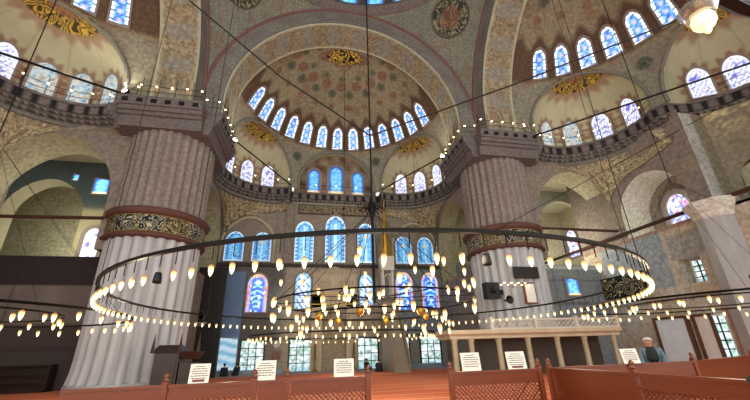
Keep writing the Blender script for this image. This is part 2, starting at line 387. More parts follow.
def half_dome(a):
    struct(sheet('ceiling', sd_map, -SD_R*pi/2, SD_R*pi/2, CORN - SD_Z, SD_R * rad(89.3), [ex_cut(-54), ex_cut(0), ex_cut(54)], .11 if a == AF else .16, sd_paint, M['dome'], smooth=True, loc=rot((0, SD_Y, 0), a), rz=a))
    for thc in (-54, 0, 54):                  # moulding round each niche mouth
        P = np.array(ex_cut(thc)); Q = sd_map(P[:, 0], np.maximum(P[:, 1], CORN - SD_Z), -.02)
        m = MB().tube(Q, .13, 6, col=c_['grey'] * .75); o = m.build('trim_1', M['plaster'], None, True, rot((0, SD_Y, 0), a), a); struct(o)
for a in (AF, AR, AL): half_dome(a)

# ---------------------------------------------------------------- niche vaults (exedrae)
def ex_map(thc, D):
    th = rad(thc)
    def f(s, t, d):
        be = s / EX_R; ph = np.maximum(t, 0) / EX_R
        a = np.cos(ph); sx = (EX_R + d) * a * np.sin(be); dy = EX_C + (D + d) * a * np.cos(be)
        z = np.where(t < 0, EX_Z + t, EX_Z + (EX_R + d) * np.sin(ph))
        return np.stack([dy*sin(th) + sx*cos(th), dy*cos(th) - sx*sin(th), z], -1)
    return f
def ex_paint_for(wb):
    def f(s, t):
        be = s / EX_R; ph = np.maximum(t, 0) / EX_R; z = np.where(t < 0, EX_Z + t, EX_Z + EX_R*np.sin(ph)); X = EX_R*np.cos(ph)*np.sin(be); Y = EX_R*np.cos(ph)*np.cos(be)
        c = mixc(c_['cream'], c_['pale'], N1(X, Y, z)); c = mixc(c, c_['olive'], np.clip((N2(X*.7, Y*.7, z*.7) - .5)*2, 0, 1) * .3)
        c = mixc(c, c_['green'], np.clip(1 - np.abs(np.mod(be / rad(33.5), 1) - .5) * 30, 0, 1) * .3 * (ph < 1.0))
        for b in wb:
            u = (be - rad(b)) * EX_R; v = z - 16.45; e = np.maximum(np.abs(u) / .95, np.hypot(u/.95, np.maximum(v - 1.25, 0)/1.15)); e = np.where(v > 2.5, 9, e)
            c = mixc(c, c_['rust'], np.clip((1.15 + .15*np.cos(np.arctan2(v-1.2, u)*12) - e) * 5, 0, 1) * .8)
        R2 = np.hypot(X / 1.8, (Y - .5) / 1.5); an = np.arctan2(Y - .5, X)
        c = mixc(c, c_['rust'] * 1.1, np.clip((1.34 + .1*np.cos(an*16) - R2) * 5, 0, 1) * .65)
        c = mixc(c, mixc(lin('#3d3620'), c_['gold'] * .95, np.clip((scroll(X, Y, 1.5, 5.) - .1) * 2.5, 0, 1)), np.clip((1 - R2) * 12, 0, 1))
        c = mixc(c, c_['rust'], np.clip((.45 - R2) * 9, 0, 1) * .8)
        return c
    return f
WB4, WB5 = (-50, -17, 17, 50), (-57, -28.5, 0, 28.5, 57)
def exedra(a, thc, D, wb):
    struct(sheet('ceiling_niche', ex_map(thc, D), -EX_R*pi/2, EX_R*pi/2, CORN - EX_Z - .1, EX_R * rad(89), [], .09, ex_paint_for(wb), M['plaster'], smooth=True, loc=rot((0, SD_Y, 0), a), rz=a))
EXW = {}
def exedra_windows(a, thc, D, wb, styles, hw=.62, h=2.15):
    for i, b in enumerate(wb):
        em = ex_map(thc, D)
        def fs(u, v, d, em=em, b=b):
            t = 16.45 + np.asarray(v) - EX_Z; t = np.where(t > 0, EX_R * np.arcsin(np.clip(t / EX_R, 0, .99)), t)
            return em(np.asarray(u) + rad(b) * EX_R, t, -np.asarray(d) - .02)
        window(fs, hw, h, styles[i], i * 3.1 + thc, loc=rot((0, SD_Y, 0), a), rz=a, gain=.62 if styles[i] == 'cream' else .62)
X4 = ('exedra',) * 4
for a, thc, D, wb, st in ((AF, -54, 3.3, WB4, X4), (AF, 54, 3.3, WB4, X4), (AR, -54, 3.3, (-47, -13, 21, 56), ('cream', 'cream', 'exedra', 'exedra')), (AR, 0, 4.15, WB5, ('exedra',)*5),
                          (AL, 54, 3.3, (-57, -27, 2, 31, 61), ('exedra', 'exedra', 'cream', 'cream', 'cream')), (AL, 0, 4.15, WB5, ('exedra',)*5)):
    exedra(a, thc, D, wb)
    exedra_windows(a, thc, D, wb, st)
for a, thc, D, wb in ((AR, 54, 3.3, WB4), (AL, -54, 3.3, WB4)): exedra(a, thc, D, wb)

# ring of windows at the foot of each half-dome
def ring_surf(u, v, d):
    z = 21.15 + np.asarray(v); rho = np.sqrt(np.maximum((SD_R - .03 - np.asarray(d))**2 - (z - SD_Z)**2, .01)); t = np.asarray(u) / 8.2
    return np.stack([rho*np.sin(t), rho*np.cos(t), z], -1)
proto = {}
for a in (AF, AR, AL):
    for k in range(-6, 7):
        if a == AR and k > 3 or a == AL and k < 3: continue
        lo, rz = rot((0, SD_Y, 0), a), a - rad(k * RING_D)
        if k % 3 in proto: copy_window(proto[k % 3], lo, rz)
        else: proto[k % 3] = window(ring_surf, .48, 1.9, 'ring', k * 2.3, loc=lo, rz=rz, res=.075)

# middle bay of the qibla half-dome: flat lunette with three windows
P = ex_cut(0); PS = np.array(P); Q0 = sd_map(PS[:, 0], np.maximum(PS[:, 1], CORN - SD_Z), 0.) + np.array([0, SD_Y, 0]); Q1 = Q0.copy(); Q1[:, 1] = 21.5
struct(grid('ceiling_vault', np.stack([Q0, Q0*.5 + Q1*.5, Q1], 1), M['plaster'], None, c_['pale'] * .9, True))
def plane_y(Y): return lambda s, z, d: np.stack([s, np.full_like(s, Y) + d, z], -1)
def plane_x(X): return lambda s, z, d: np.stack([np.full_like(s, X) + d, s, z], -1)
def lun_paint(s, z):
    return mixc(c_['redbrown'] * 1.05, c_['wall'], np.clip(N1(s*1.5, z*1.5) * 1.4 - .2, 0, 1))
struct(sheet('wall_front_lunette', plane_y(21.45), -4.2, 4.2, 16.2, 21.1, [], .3, lun_paint, M['dome']))
def wy(cx, Y, z0):                           # window on a wall that faces -y
    return lambda u, v, d: np.stack([cx + np.asarray(u), np.full(np.shape(u), Y) - d, z0 + np.asarray(v)], -1)
def wx(cy, X, z0, sg=1):                     # window on a wall that faces -x
    return lambda u, v, d: np.stack([np.full(np.shape(u), X) - sg*np.asarray(d), cy - sg*np.asarray(u), z0 + np.asarray(v)], -1)
for cx, hw, h in ((-2.25, .6, 2.65), (0, .75, 3.2), (2.25, .6, 2.65)): window(wy(cx, 21.42, 16.45), hw, h, 'azure', cx, rim=.2, gain=.8)

# ---------------------------------------------------------------- great arches, pendentives, dome
def arch_loft(a, prof, name, mat, colf, n=80):
    al = np.linspace(0, pi, n); X = []; Cc = []
    for k, (r, y) in enumerate(prof):
        pts = [(r, y, CORN - .1)] + [(r*cos(t), y, 18 + r*sin(t)) for t in al] + [(-r, y, CORN - .1)]
        X.append(pts)
        s = np.concatenate([[-1.7], al * 9.5, [pi*9.5 + 1.7]]); Cc.append(colf(s, np.full_like(s, k / (len(prof) - 1))))
    return struct(grid(name, np.array(X), M[mat], None, np.array(Cc), True, loc=(0, 0, 0), rz=a))
def seg(p, q, n): return [tuple(np.array(p)*(1-t) + np.array(q)*t) for t in np.linspace(0, 1, n)]
def band_a(s, w): return mixc(c_['purple'], c_['grey'], N1(s*1.1, w*3)) * (1 - .25*(w > .93))[:, None]
def band_b(s, w):
    ph = np.mod(s / 2.5, 1) - .5; c = mixc(c_['orn'], c_['tan'], N1(s*2, w*6, 2.))
    c = mixc(c, c_['rust'], (scroll(s, w*2.2, 1.6) > .5) * .55); c = mixc(c, c_['green'], (scroll(s, w*2.2, 1.9, 7.) > .6) * .4)
    c = mixc(c, c_['grey'] * 1.15, np.clip((.62 - np.hypot(ph*2.2, (w-.5)*1.25)) * 6, 0, 1) * .8)
    return mixc(c, c_['pale'], np.clip((np.abs(w - .5) - .43) * 20, 0, 1))
for a in (AF, AR, AL):
    arch_loft(a, [(10.2, 10.05), (10.1, 9.95), (9.96, 9.98), (9.94, 10.08)], 'trim_2', 'plaster', lambda s, w: np.tile(lin('#7d5a56'), (len(s), 1)))
    arch_loft(a, seg((9.94, 10.08), (8.72, 10.12), 10), 'trim_3', 'arabesque', band_a, 160)
    arch_loft(a, [(8.72, 10.12), (8.64, 10.1), (8.62, 10.2)], 'trim_4', 'plaster', lambda s, w: np.tile(c_['pale'], (len(s), 1)))
    arch_loft(a, seg((8.62, 10.2), (8.6, 12.4), 18), 'trim_5', 'dome', band_b, 260)
    arch_loft(a, [(8.6, 12.4), (8.54, 12.45), (8.6, 12.55), (9.05, 12.55)], 'trim_6', 'plaster', lambda s, w: np.tile(c_['pale'], (len(s), 1)))
PR = 14.28
zz = np.linspace(16.3, 28.1, 120); ww = np.linspace(0, 1, 100)
def pend(a, roundel):
    z = zz[:, None] + 0*ww[None]; dz = np.maximum(z - 18, 0)
    rho = np.sqrt(PR**2 - dz**2); t0 = np.arccos(np.clip(10.1 / rho, 0, 1)); th = t0 + (pi/2 - 2*t0) * ww[None]
    X = np.stack([rho*np.cos(th), rho*np.sin(th), z], -1)
    c = mixc(lin('#7d8478'), lin('#948f7e'), N1(X[..., 0]*.8, X[..., 1]*.8, z*.8)); c = mixc(c, c_['rust'], (N2(X[..., 0]*2, X[..., 1]*2, z*2) > .68) * .3)
    ct = np.array([8.05, 8.05, 26.65]); dd = np.linalg.norm(X - ct, axis=-1)
    g = (scroll(X[..., 0] - X[..., 1], z*1.4, 1.1) > .35)
    disc = mixc(c_['green'] * .55, c_['orn'], g * .8); disc = mixc(disc, c_['rust'] * 1.05, np.clip((.95 - dd) * 4, 0, 1) * .7)
    c = mixc(c, disc, np.clip((1.55 - dd) * 10, 0, 1)); c = mixc(c, c_['dark'] * .8, np.clip(1 - np.abs(dd - 1.5) * 9, 0, 1))
    struct(grid('ceiling_pendentive', X, M['arabesque'], None, c, True, rz=a))
for a in (0, pi/2, pi, -pi/2): pend(a, True)
dm = MB().lathe([(10.15, 27.95), (9.75, 28.15), (9.6, 28.35), (9.6, 28.6), (10.15, 28.62), (10.15, 30.9)], n=72, col=c_['purple'])
dm.F = dm.F[:-2]; struct(dm.build('trim_7', M['carve'], None, True))
dm = MB().lathe([(10.15 * cos(t), 30.9 + 10.15 * sin(t)) for t in np.linspace(0, pi/2 - .01, 20)], n=72, col=c_['olive'])
struct(dm.build('ceiling_dome', M['dome'], None, True))
def drum_surf(u, v, d): r = 10.1 - np.asarray(d); t = np.asarray(u)/10.; return np.stack([r*np.sin(t), r*np.cos(t), 28.7 + np.asarray(v)], -1)
w0 = window(drum_surf, .7, 2.0, 'azure', 3., rz=0)
for k in range(-3, 4):
    if k: copy_window(w0, (0, 0, 0), rad(k * 12.86))

# ---------------------------------------------------------------- cornice walkway
def arc(cx, cy, r, a0, a1, n): return [(cx + r*cos(rad(t)), cy + r*sin(rad(t))) for t in np.linspace(a0, a1, n)]
DIAG = arc(5.9, 16.3, 3.8, -42, 112, 34)
def cornice_path(side):
    h = [(8.6, 13.3)] + DIAG + ([(4.3, 19.95), (4.3, 20.9)] if not side else [(4.2, 20.1), (3.75, 20.3)])
    mid = arc(0, 20.3, 3.8, 5, 175, 30) if side else [(x, 20.9) for x in np.linspace(4.2, -4.2, 18)]
    return h + mid + [(-x, y) for x, y in h[::-1]]
def resample(P, step):
    P = np.array(P); L = np.concatenate([[0], np.cumsum(np.linalg.norm(np.diff(P, axis=0), axis=1))]); n = int(L[-1]/step)
    t = np.linspace(0, L[-1], n + 1); return np.stack([np.interp(t, L, P[:, 0]), np.interp(t, L, P[:, 1])], 1), t
def offset(P, o):
    d = np.gradient(P, axis=0); d /= np.linalg.norm(d, axis=1)[:, None] + 1e-9
    return P + np.stack([d[:, 1], -d[:, 0]], 1) * o
PROF = [(1.5, 16.22), (.12, 16.22), (0, 16.3), (0, 16.12), (.07, 16.1), (.09, 15.62), (.2, 15.58), (.24, 15.42), (.4, 15.36), (.44, 15.2), (.62, 15.12), (.64, 14.9), (.9, 14.86)]
def cornice(path, name, a):
    P, t = resample(path, .16); X = np.stack([np.concatenate([offset(P, o), np.full((len(P), 1), z)], 1) for o, z in PROF], 1)
    C = np.tile(c_['purple'] * .75, X.shape[:2] + (1,)).reshape(X.shape)
    dent = (np.mod(t, .78) < .36)[:, None]; C[:, 4] = np.where(dent, c_['black'] * .8, c_['purple'] * .8); C[:, 5] = np.where(dent, c_['black'] * .9, c_['purple'] * .8)
    sm = (np.mod(t, .4) < .2)[:, None]
    for k in (7, 9): C[:, k] = np.where(sm, c_['dark'] * .7, c_['grey'] * .9)
    C[:, 11:] = c_['grey'] * .8; C[:, :2] = c_['grey']
    struct(grid(name, X, M['carve'], None, C, False, flip=True, rz=a)); return P, t
PF, TF = cornice(cornice_path(False), 'trim_8', AF)
PSD, TS = cornice(cornice_path(True), 'trim_9', AR)
cornice(cornice_path(True), 'trim_10', AL)

# ---------------------------------------------------------------- stalactite corners below the cornice
def muqarnas(a, mirror, e0A, e0B, zA, zB, YB=21.3):
    n, m = 150, 48; D = np.array([(8.75, 13.6)] + DIAG + [(4.35, 20.4)]); U, _ = resample(D, .05); U = U[np.linspace(0, len(U)-1, n).astype(int)]; U = offset(U, .75)
    t = np.linspace(0, 1, n); A = t < .5
    Lx = np.where(A, 10.25, 10.25 - (t-.5)*2*5.85); Ly = np.where(A, 14.0 + t*2*(YB - 14.), YB); e = np.where(A, YB - Ly, 10.25 - Lx)
    ez = np.where(A, e0A, e0B); rise = np.where(A, zA, zB); k = np.clip((ez - e)/ez, 0, 1); zl = 10.9 + rise*np.sqrt(1 - k**2) + np.clip((e - ez)/3, 0, 1)*.5
    zl = np.minimum(zl, 14.85)
    w = np.linspace(0, 1, m)[None]; z = zl[:, None] + (14.95 - zl[:, None])*w
    row = np.mod((z - 11)*1.7, 1); cell = np.mod(t[:, None]*24 + np.floor((z - 11)*1.7)*.5 + (row-.5)*.35, 1); sc = (np.abs(cell - .5)*2)
    f = np.clip(w**1.5 - .05*(1 - sc**2)*(row < .85) * (w > .02) * (w < .98), 0, 1.)
    X = np.stack([Lx[:, None]*(1-f) + U[:, :1]*f, Ly[:, None]*(1-f) + U[:, 1:]*f, z + 0*f], -1)
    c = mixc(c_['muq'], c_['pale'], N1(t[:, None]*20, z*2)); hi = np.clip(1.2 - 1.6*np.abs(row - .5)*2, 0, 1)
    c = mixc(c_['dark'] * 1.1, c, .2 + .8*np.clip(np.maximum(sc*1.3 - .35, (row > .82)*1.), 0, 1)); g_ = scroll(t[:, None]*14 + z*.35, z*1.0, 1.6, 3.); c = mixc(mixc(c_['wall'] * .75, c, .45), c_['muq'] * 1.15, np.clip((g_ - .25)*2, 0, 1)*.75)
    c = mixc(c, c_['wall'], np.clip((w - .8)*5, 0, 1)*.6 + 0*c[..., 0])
    if mirror: X = X * np.array([-1, 1, 1])
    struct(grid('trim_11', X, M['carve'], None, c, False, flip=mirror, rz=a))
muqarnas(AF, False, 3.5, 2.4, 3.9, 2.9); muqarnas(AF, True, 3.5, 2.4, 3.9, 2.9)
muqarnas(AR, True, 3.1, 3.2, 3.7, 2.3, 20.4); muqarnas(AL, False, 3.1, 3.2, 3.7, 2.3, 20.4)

# ---------------------------------------------------------------- qibla wall
def front_paint(s, z):
    up = mixc(c_['wall'], c_['band'], N1(s*1.3, z*1.3)); up = mixc(up, c_['purple'], np.clip((np.abs(s) - 4.3)*3, 0, 1)*.15)
    lowm = mixc(c_['marble'], c_['wall'], N1(s*.8, z*.8)); gap = np.mod(s + 1.05, 2.1) < .05; lowm = mixc(lowm, c_['dark'], gap*.4)
    til = mixc(c_['tile'], c_['blue'] * .7, N2(s*2, z*2)); drk = mixc(lin('#5a4d47'), c_['tile'], np.clip(N2(s*.5, z*.5)*2 - .8, 0, 1))
    lo = mixc(lowm, til, np.clip((s - 4.2)*6, 0, 1)); lo = mixc(lo, drk, np.clip((-4.4 - s)*6, 0, 1))
    lo = mixc(lo, c_['marble'] * .8, np.clip((2.6 - z)*3, 0, 1)*.5)
    c = mixc(lo, up, np.clip((z - 9.1)*8, 0, 1)); c = mixc(c, c_['dark'] * .8, np.clip(1 - np.abs(z - 9.0)*5, 0, 1)*.9)
    return mixc(c, c_['dark'], np.clip(1 - np.abs(np.abs(s) - 4.25)*9, 0, 1)*.35)
struct(sheet('wall_front', plane_y(21.3), -11.4, 11.4, 0, 16.4, [], .22, front_paint, M['tile']))
for sx in (-1, 1):                           # blind arch over the paired windows, pilaster between the bays
    m = MB().tube([(sx*7.95 + p[0], 21.25, p[1]) for p in arch(0, 2.3, 11.0, 9.1)], .13, 6, col=c_['pale']); struct(m.build('trim_12', M['plaster'], None, True))
    m = MB().box((sx*4.35 - .35, 20.95, 9.1), (sx*4.35 + .35, 21.35, 14.95), c_['band']); struct(m.build('trim_13', M['dome']))
m = MB().box((-10.3, 21.0, 8.85), (10.3, 21.35, 9.08), c_['dark']); struct(m.build('trim_14', M['carve']))
for cx, hw, h, z0 in ((-2.92, .86, 4.0, 9.3), (0, .95, 4.65, 9.3), (2.98, .86, 4.0, 9.3)): window(wy(cx, 21.24, z0), hw, h, 'blue', cx*2, rim=.22, gain=.72, res=.075)
for i, cx in enumerate((-9.1, -6.72, 6.75, 9.0)): window(wy(cx, 21.24, 9.3), .82, 2.75, 'blue', cx*1.3 + 9, rim=.16, gain=.55)
for cx, hw, z0, h, st in ((-6.75, .85, 4.85, 3.3, 'deep'), (-2.83, .68, 5.1, 3.2, 'slant'), (2.92, .62, 5.4, 2.8, 'slant'), (6.6, .84, 4.95, 3.5, 'deep'), (9.15, .84, 4.95, 3.5, 'deep')):
    window(wy(cx, 21.24, z0), hw, h, st, cx + 4, rim=.14, res=.085)
for i, (cx, hw) in enumerate(((-6.72, .88), (-2.84, .85), (2.97, .85), (6.2, .5), (8.75, .9))):
    window(wy(cx, 21.24, .05), hw, 2.5, 'day', cx, False, rim=.14, bars=(3, 4) if hw > .6 else (2, 4), matk='clear', framemat='darkwood', gain=1.7)

# ---------------------------------------------------------------- side bays: arcade walls, aisles and outer walls
def arcA_paint(s, z):
    c = mixc(c_['band'], c_['wall'], N1(s*1.2, z*1.2)); return mixc(c, c_['purple'], .25 + 0*s)
def yel(s, z, d): return mixc(lin('#a39d7c'), lin('#bcb699'), N1(s, z, d*1.2))
def out_paint(s, z):
    c = mixc(lin('#aca482'), lin('#bab395'), N1(s*1.2, z*1.2)); return mixc(c, c_['tile'], np.clip((9.4 - z)*5, 0, 1))
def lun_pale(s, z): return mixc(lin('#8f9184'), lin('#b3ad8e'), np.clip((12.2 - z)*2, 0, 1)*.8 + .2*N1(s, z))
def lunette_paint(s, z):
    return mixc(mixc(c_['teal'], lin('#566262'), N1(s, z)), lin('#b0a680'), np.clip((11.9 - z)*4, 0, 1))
for sx in (1, -1):
    # wall from the pier outwards, parallel to the qibla
    fm = lambda s, z, d, sx=sx: stack3(sx*s, 10.3 + d, z)
    struct(sheet('wall_aisle', fm, 13.6, 21.3, 7.2, 15.6, [arch(17.75, 3.55, 10.6, 7.0, 1.06)], .3, arcA_paint, M['dome'], flip=(sx < 0), reveal=(1.9 if sx > 0 else 2.4), rcol=yel))
    fm = lambda s, z, d, sx=sx: stack3(sx*s, 16.0 + d, z)
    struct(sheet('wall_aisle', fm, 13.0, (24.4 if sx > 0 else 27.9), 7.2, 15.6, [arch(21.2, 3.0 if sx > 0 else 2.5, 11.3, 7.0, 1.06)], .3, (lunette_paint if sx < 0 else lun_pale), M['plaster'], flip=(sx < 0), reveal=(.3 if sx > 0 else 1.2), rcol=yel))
    # wall from the pier to the qibla wall
    fm = lambda s, z, d, sx=sx: stack3(sx*(10.4 + d), s, z)
    struct(sheet('wall_aisle', fm, 13.6, 21.3, 0., 15.6, [arch(17.6, 3.4, 10.8, 7.3, 1.06)], .3, arcA_paint, M['dome'], flip=(sx > 0), reveal=1.6, rcol=yel))
    fm = lambda s, z, d, sx=sx: stack3(sx*s, np.full_like(s, 21.3) + d, z)
    struct(sheet('wall_front', fm, 11.4, 28.1, 0, 15.6, [], .4, out_paint, M['dome'], flip=(sx < 0)))
    fm = lambda s, z, d, sx=sx: stack3(np.full_like(s, sx*28.) + d, s, z)
    struct(sheet('wall_right' if sx > 0 else 'wall_left', fm, -12., 21.3, 0, 15.6, [], .5, out_paint, M['dome'], flip=(sx > 0)))
    m = MB().box((min(sx*12.2, sx*28.1), 10.4, 15.5), (max(sx*12.2, sx*28.1), 21.4, 15.7), c_['pale']); struct(m.build('ceiling_aisle', M['plaster']))
# gallery floor and lower wall inside the right-hand bay
def lowR(s, z):
    c = mixc(c_['blue'] * .8, c_['tile'], N1(s*2, z*2)); g = (np.mod(s, 1.15) < .08) | (np.abs(z - 6.1) < .06) | (np.abs(z - 4.4) < .08); c = mixc(c, c_['dark'], g*.5)
    return mixc(c, c_['white'] * .9, np.clip(1 - np.abs(z - 7.15)*6, 0, 1))
fm = lambda s, z, d: stack3(s, 12.7 + d, z)
struct(sheet('wall_gallery', fm, 13.6, 20.6, 0, 7.35, [], .12, lowR, M['tile']))
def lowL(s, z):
    c = np.where((z > 5.55)[:, None], lin('#32272a'), mixc(lin('#7a6e69'), lin('#675c58'), N1(s, z))); c = np.where((z < 3.4)[:, None], lin('#463b3a'), c)  # dark upper band and base: the unlit gallery's shade put into the paint
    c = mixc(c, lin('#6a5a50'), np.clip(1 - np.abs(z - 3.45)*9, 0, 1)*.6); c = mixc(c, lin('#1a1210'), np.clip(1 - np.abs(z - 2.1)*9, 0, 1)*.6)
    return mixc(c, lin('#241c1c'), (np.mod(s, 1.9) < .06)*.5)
fm = lambda s, z, d: stack3(-s, 12.7 + d, z)
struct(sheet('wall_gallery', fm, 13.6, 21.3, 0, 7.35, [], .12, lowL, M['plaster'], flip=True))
for sx in (1, -1):
    m = MB().box((min(sx*13.4, sx*28), 12.72, 7.1), (max(sx*13.4, sx*28), 21.3, 7.3), c_['grey']); struct(m.build('floor_gallery', M['stone']))
# right-hand arcade wall (faces the hall)
def arcB_paint(s, z):
    up = mixc(c_['wall'], c_['band'], N1(s*1.2, z*1.2)); up = mixc(up, c_['purple'], .35 + 0*s)
    lo = mixc(c_['marble'] * 1.05, c_['white'] * .85, N2(s*.7, z*.7)); pan = (z > 4.9) & (z < 8.3) & (s > 7.2) & (s < 12.4); lo = mixc(lo, c_['blue'] * 1.05, pan*.8)  # lower wall lightened: daylight put into the paint
    lo = mixc(lo, c_['blue'] * .6, ((z > 6.3) & (z < 8.) & (s > 4.4) & (s < 6.9))*.5)
    c = mixc(lo, up, np.clip((z - 8.6)*8, 0, 1)); c = mixc(c, lin('#8a5a4e'), np.clip(1 - np.abs(z - 8.5)*5, 0, 1)*.8)
    c = mixc(c, c_['dark'], np.clip(1 - np.abs(z - 4.0)*5, 0, 1)*.7); return mixc(c, lin('#a0654f'), ((z < 3.3) & (s < 5.2))*.8)
NICHE = [(5.37, 4.8), (5.37, 6.3), (6.64, 6.3), (6.64, 4.8)]
fm = lambda s, z, d: stack3(20.5 + d, s, z)
struct(sheet('wall_right', fm, 3.55, 14., 0, 15.6, [arch(7.1, 2.36, 10.3, 8.6, 1.02), NICHE], .22, arcB_paint, M['dome'], flip=True, reveal=2.6,
       rcol=lambda s, z, d: mixc(c_['white'] * .82, c_['pale'], N1(s, z, d))))  # white reveals: light on the jambs put into the paint
fm = lambda s, z, d: stack3(23.1 + d, s, z)
def backB(s, z): return mixc(c_['wall'] * .9, c_['band'], N1(s, z))
struct(sheet('wall_right', fm, 3.3, 11, 4, 15.6, [], .4, backB, M['dome'], flip=True))
def retp(s, z): return mixc(mixc(c_['white'] * .85, c_['tile'], N1(s*2.2, z*2.2) * .6), c_['wall'] * .9, np.clip((s - 21.35)*8, 0, 1))
fm = lambda s, z, d: stack3(s, 3.55 + d, z)
struct(sheet('wall_right', fm, 20.5, 22.4, 8.6, 15.3, [], .12, retp, M['dome']))
fm = lambda s, z, d: stack3(20.3 + (4.1 + d)*np.cos(s/4.1), (4.1 + d)*np.sin(s/4.1), z)
struct(sheet('wall_right', fm, -1.5*4.1, rad(60)*4.1, 8.6, 15.4, [arch(rad(36)*4.1, 1.15, 10.5, 8.4, 1.15), arch(-.3, 1.2, 10.5, 8.4, 1.15)], .2, lambda s, z: mixc(c_['wall'] * .9, c_['muq'] * .9, np.clip((z - 13)/2, 0, 1)*np.clip((scroll(s, z, 1.5) - .2)*2, 0, 1)), M['dome'], flip=True, smooth=True, reveal=.9, rcol=c_['rust']))
fm = lambda s, z, d: stack3(20.5 + d, s, z)
struct(sheet('wall_right', fm, -9, 3.55, 0, 8.6, [], .3, arcB_paint, M['dome'], flip=True))
struct(MB().box((20.5, -9, 8.45), (26, 3.55, 8.6), c_['grey']).build('floor_gallery', M['stone']))
fm = lambda s, z, d: stack3(np.full_like(s, -21.3) + d, s, z)
struct(sheet('wall_left', fm, -9, 13, 0, 15.6, [], .6, backB, M['dome']))
window(wx(7.25, 23.06, 8.7), .78, 2.6, 'floral', 1.1, rim=.35, depth=.16, res=.1)
struct(MB().box((21.35, 5.2, 4.6), (21.5, 6.8, 6.5), c_['white']).build('wall_niche', M['plaster']))
window(wx(5.95, 21.33, 4.85), .5, 1.35, 'day', 5., False, rim=.08, bars=(3, 4), matk='clear', framemat='white', gain=2.)
fm = lambda s, z, d: stack3(25.5 + d, s, z)
struct(sheet('wall_aisle', fm, 10.4, 21.3, 7.2, 15.6, [], .4, out_paint, M['dome'], flip=True))
window(wx(20.3, 25.46, 10.2), .7, 2.9, 'floral', 4.2, rim=.2)
window(wx(17.9, 25.46, 9.75), .85, 3.9, 'orange', 2.2, rim=.2)
window(wy(20.2, 12.64, 4.7), .0001 + .55, 1.5, 'azure', 6., False, rim=.12) if False else None
window(wy(17.6, 12.64, 5.0), .55, 1.3, 'azure', 6., False, rim=.16)
window(wy(18.4, 15.94, 12.6), .3, .5, 'azure', 6., False, rim=.08, gain=1.6)
window(wy(-17.9, 15.94, 12.9), .5, 1.25, 'azure', 2., False, rim=.08, gain=1.6)
window(wy(-19.7, 15.94, 13.9), .18, .5, 'azure', 3., False, rim=.06, gain=1.4)
window(wy(-17.55, 15.94, 8.1), .5, 2.1, 'exedra', 3., rim=.25)
window(wx(5.5, 20.42, .15), .36, 2.7, 'day', 3., False, rim=.06, bars=(2, 6), matk='clear', framemat='white', gain=2.4)
window(wy(-8.55, 20.88, .35), .68, 2.45, 'pale', 1., False, rim=.06, matk='clear')
# a pale curtain panel and an open leaf beside it on the right-hand wall, with their dark pilasters
for k, (y0, y1) in enumerate(((9.25, 7.3), (6.75, 5.9))):
    m = MB().box((20.36, y1, .2), (20.46, y0, 2.85), lin('#d9e1ea') if k == 0 else lin('#dcd6d4')); o = m.build('door_%d' % (k + 1), M['plaster']); struct(o)  # panels painted paler in place of the daylight on them
    f = MB(); [f.box((20.3, yy - .09, 0), (20.48, yy + .09, 2.98), c_['rust'] * .5) for yy in (y0 + .06, y1 - .06)]; f.box((20.3, y1, 2.85), (20.48, y0, 3.0), c_['rust'] * .5)
    f.build('door_frame', M['plaster'], o)

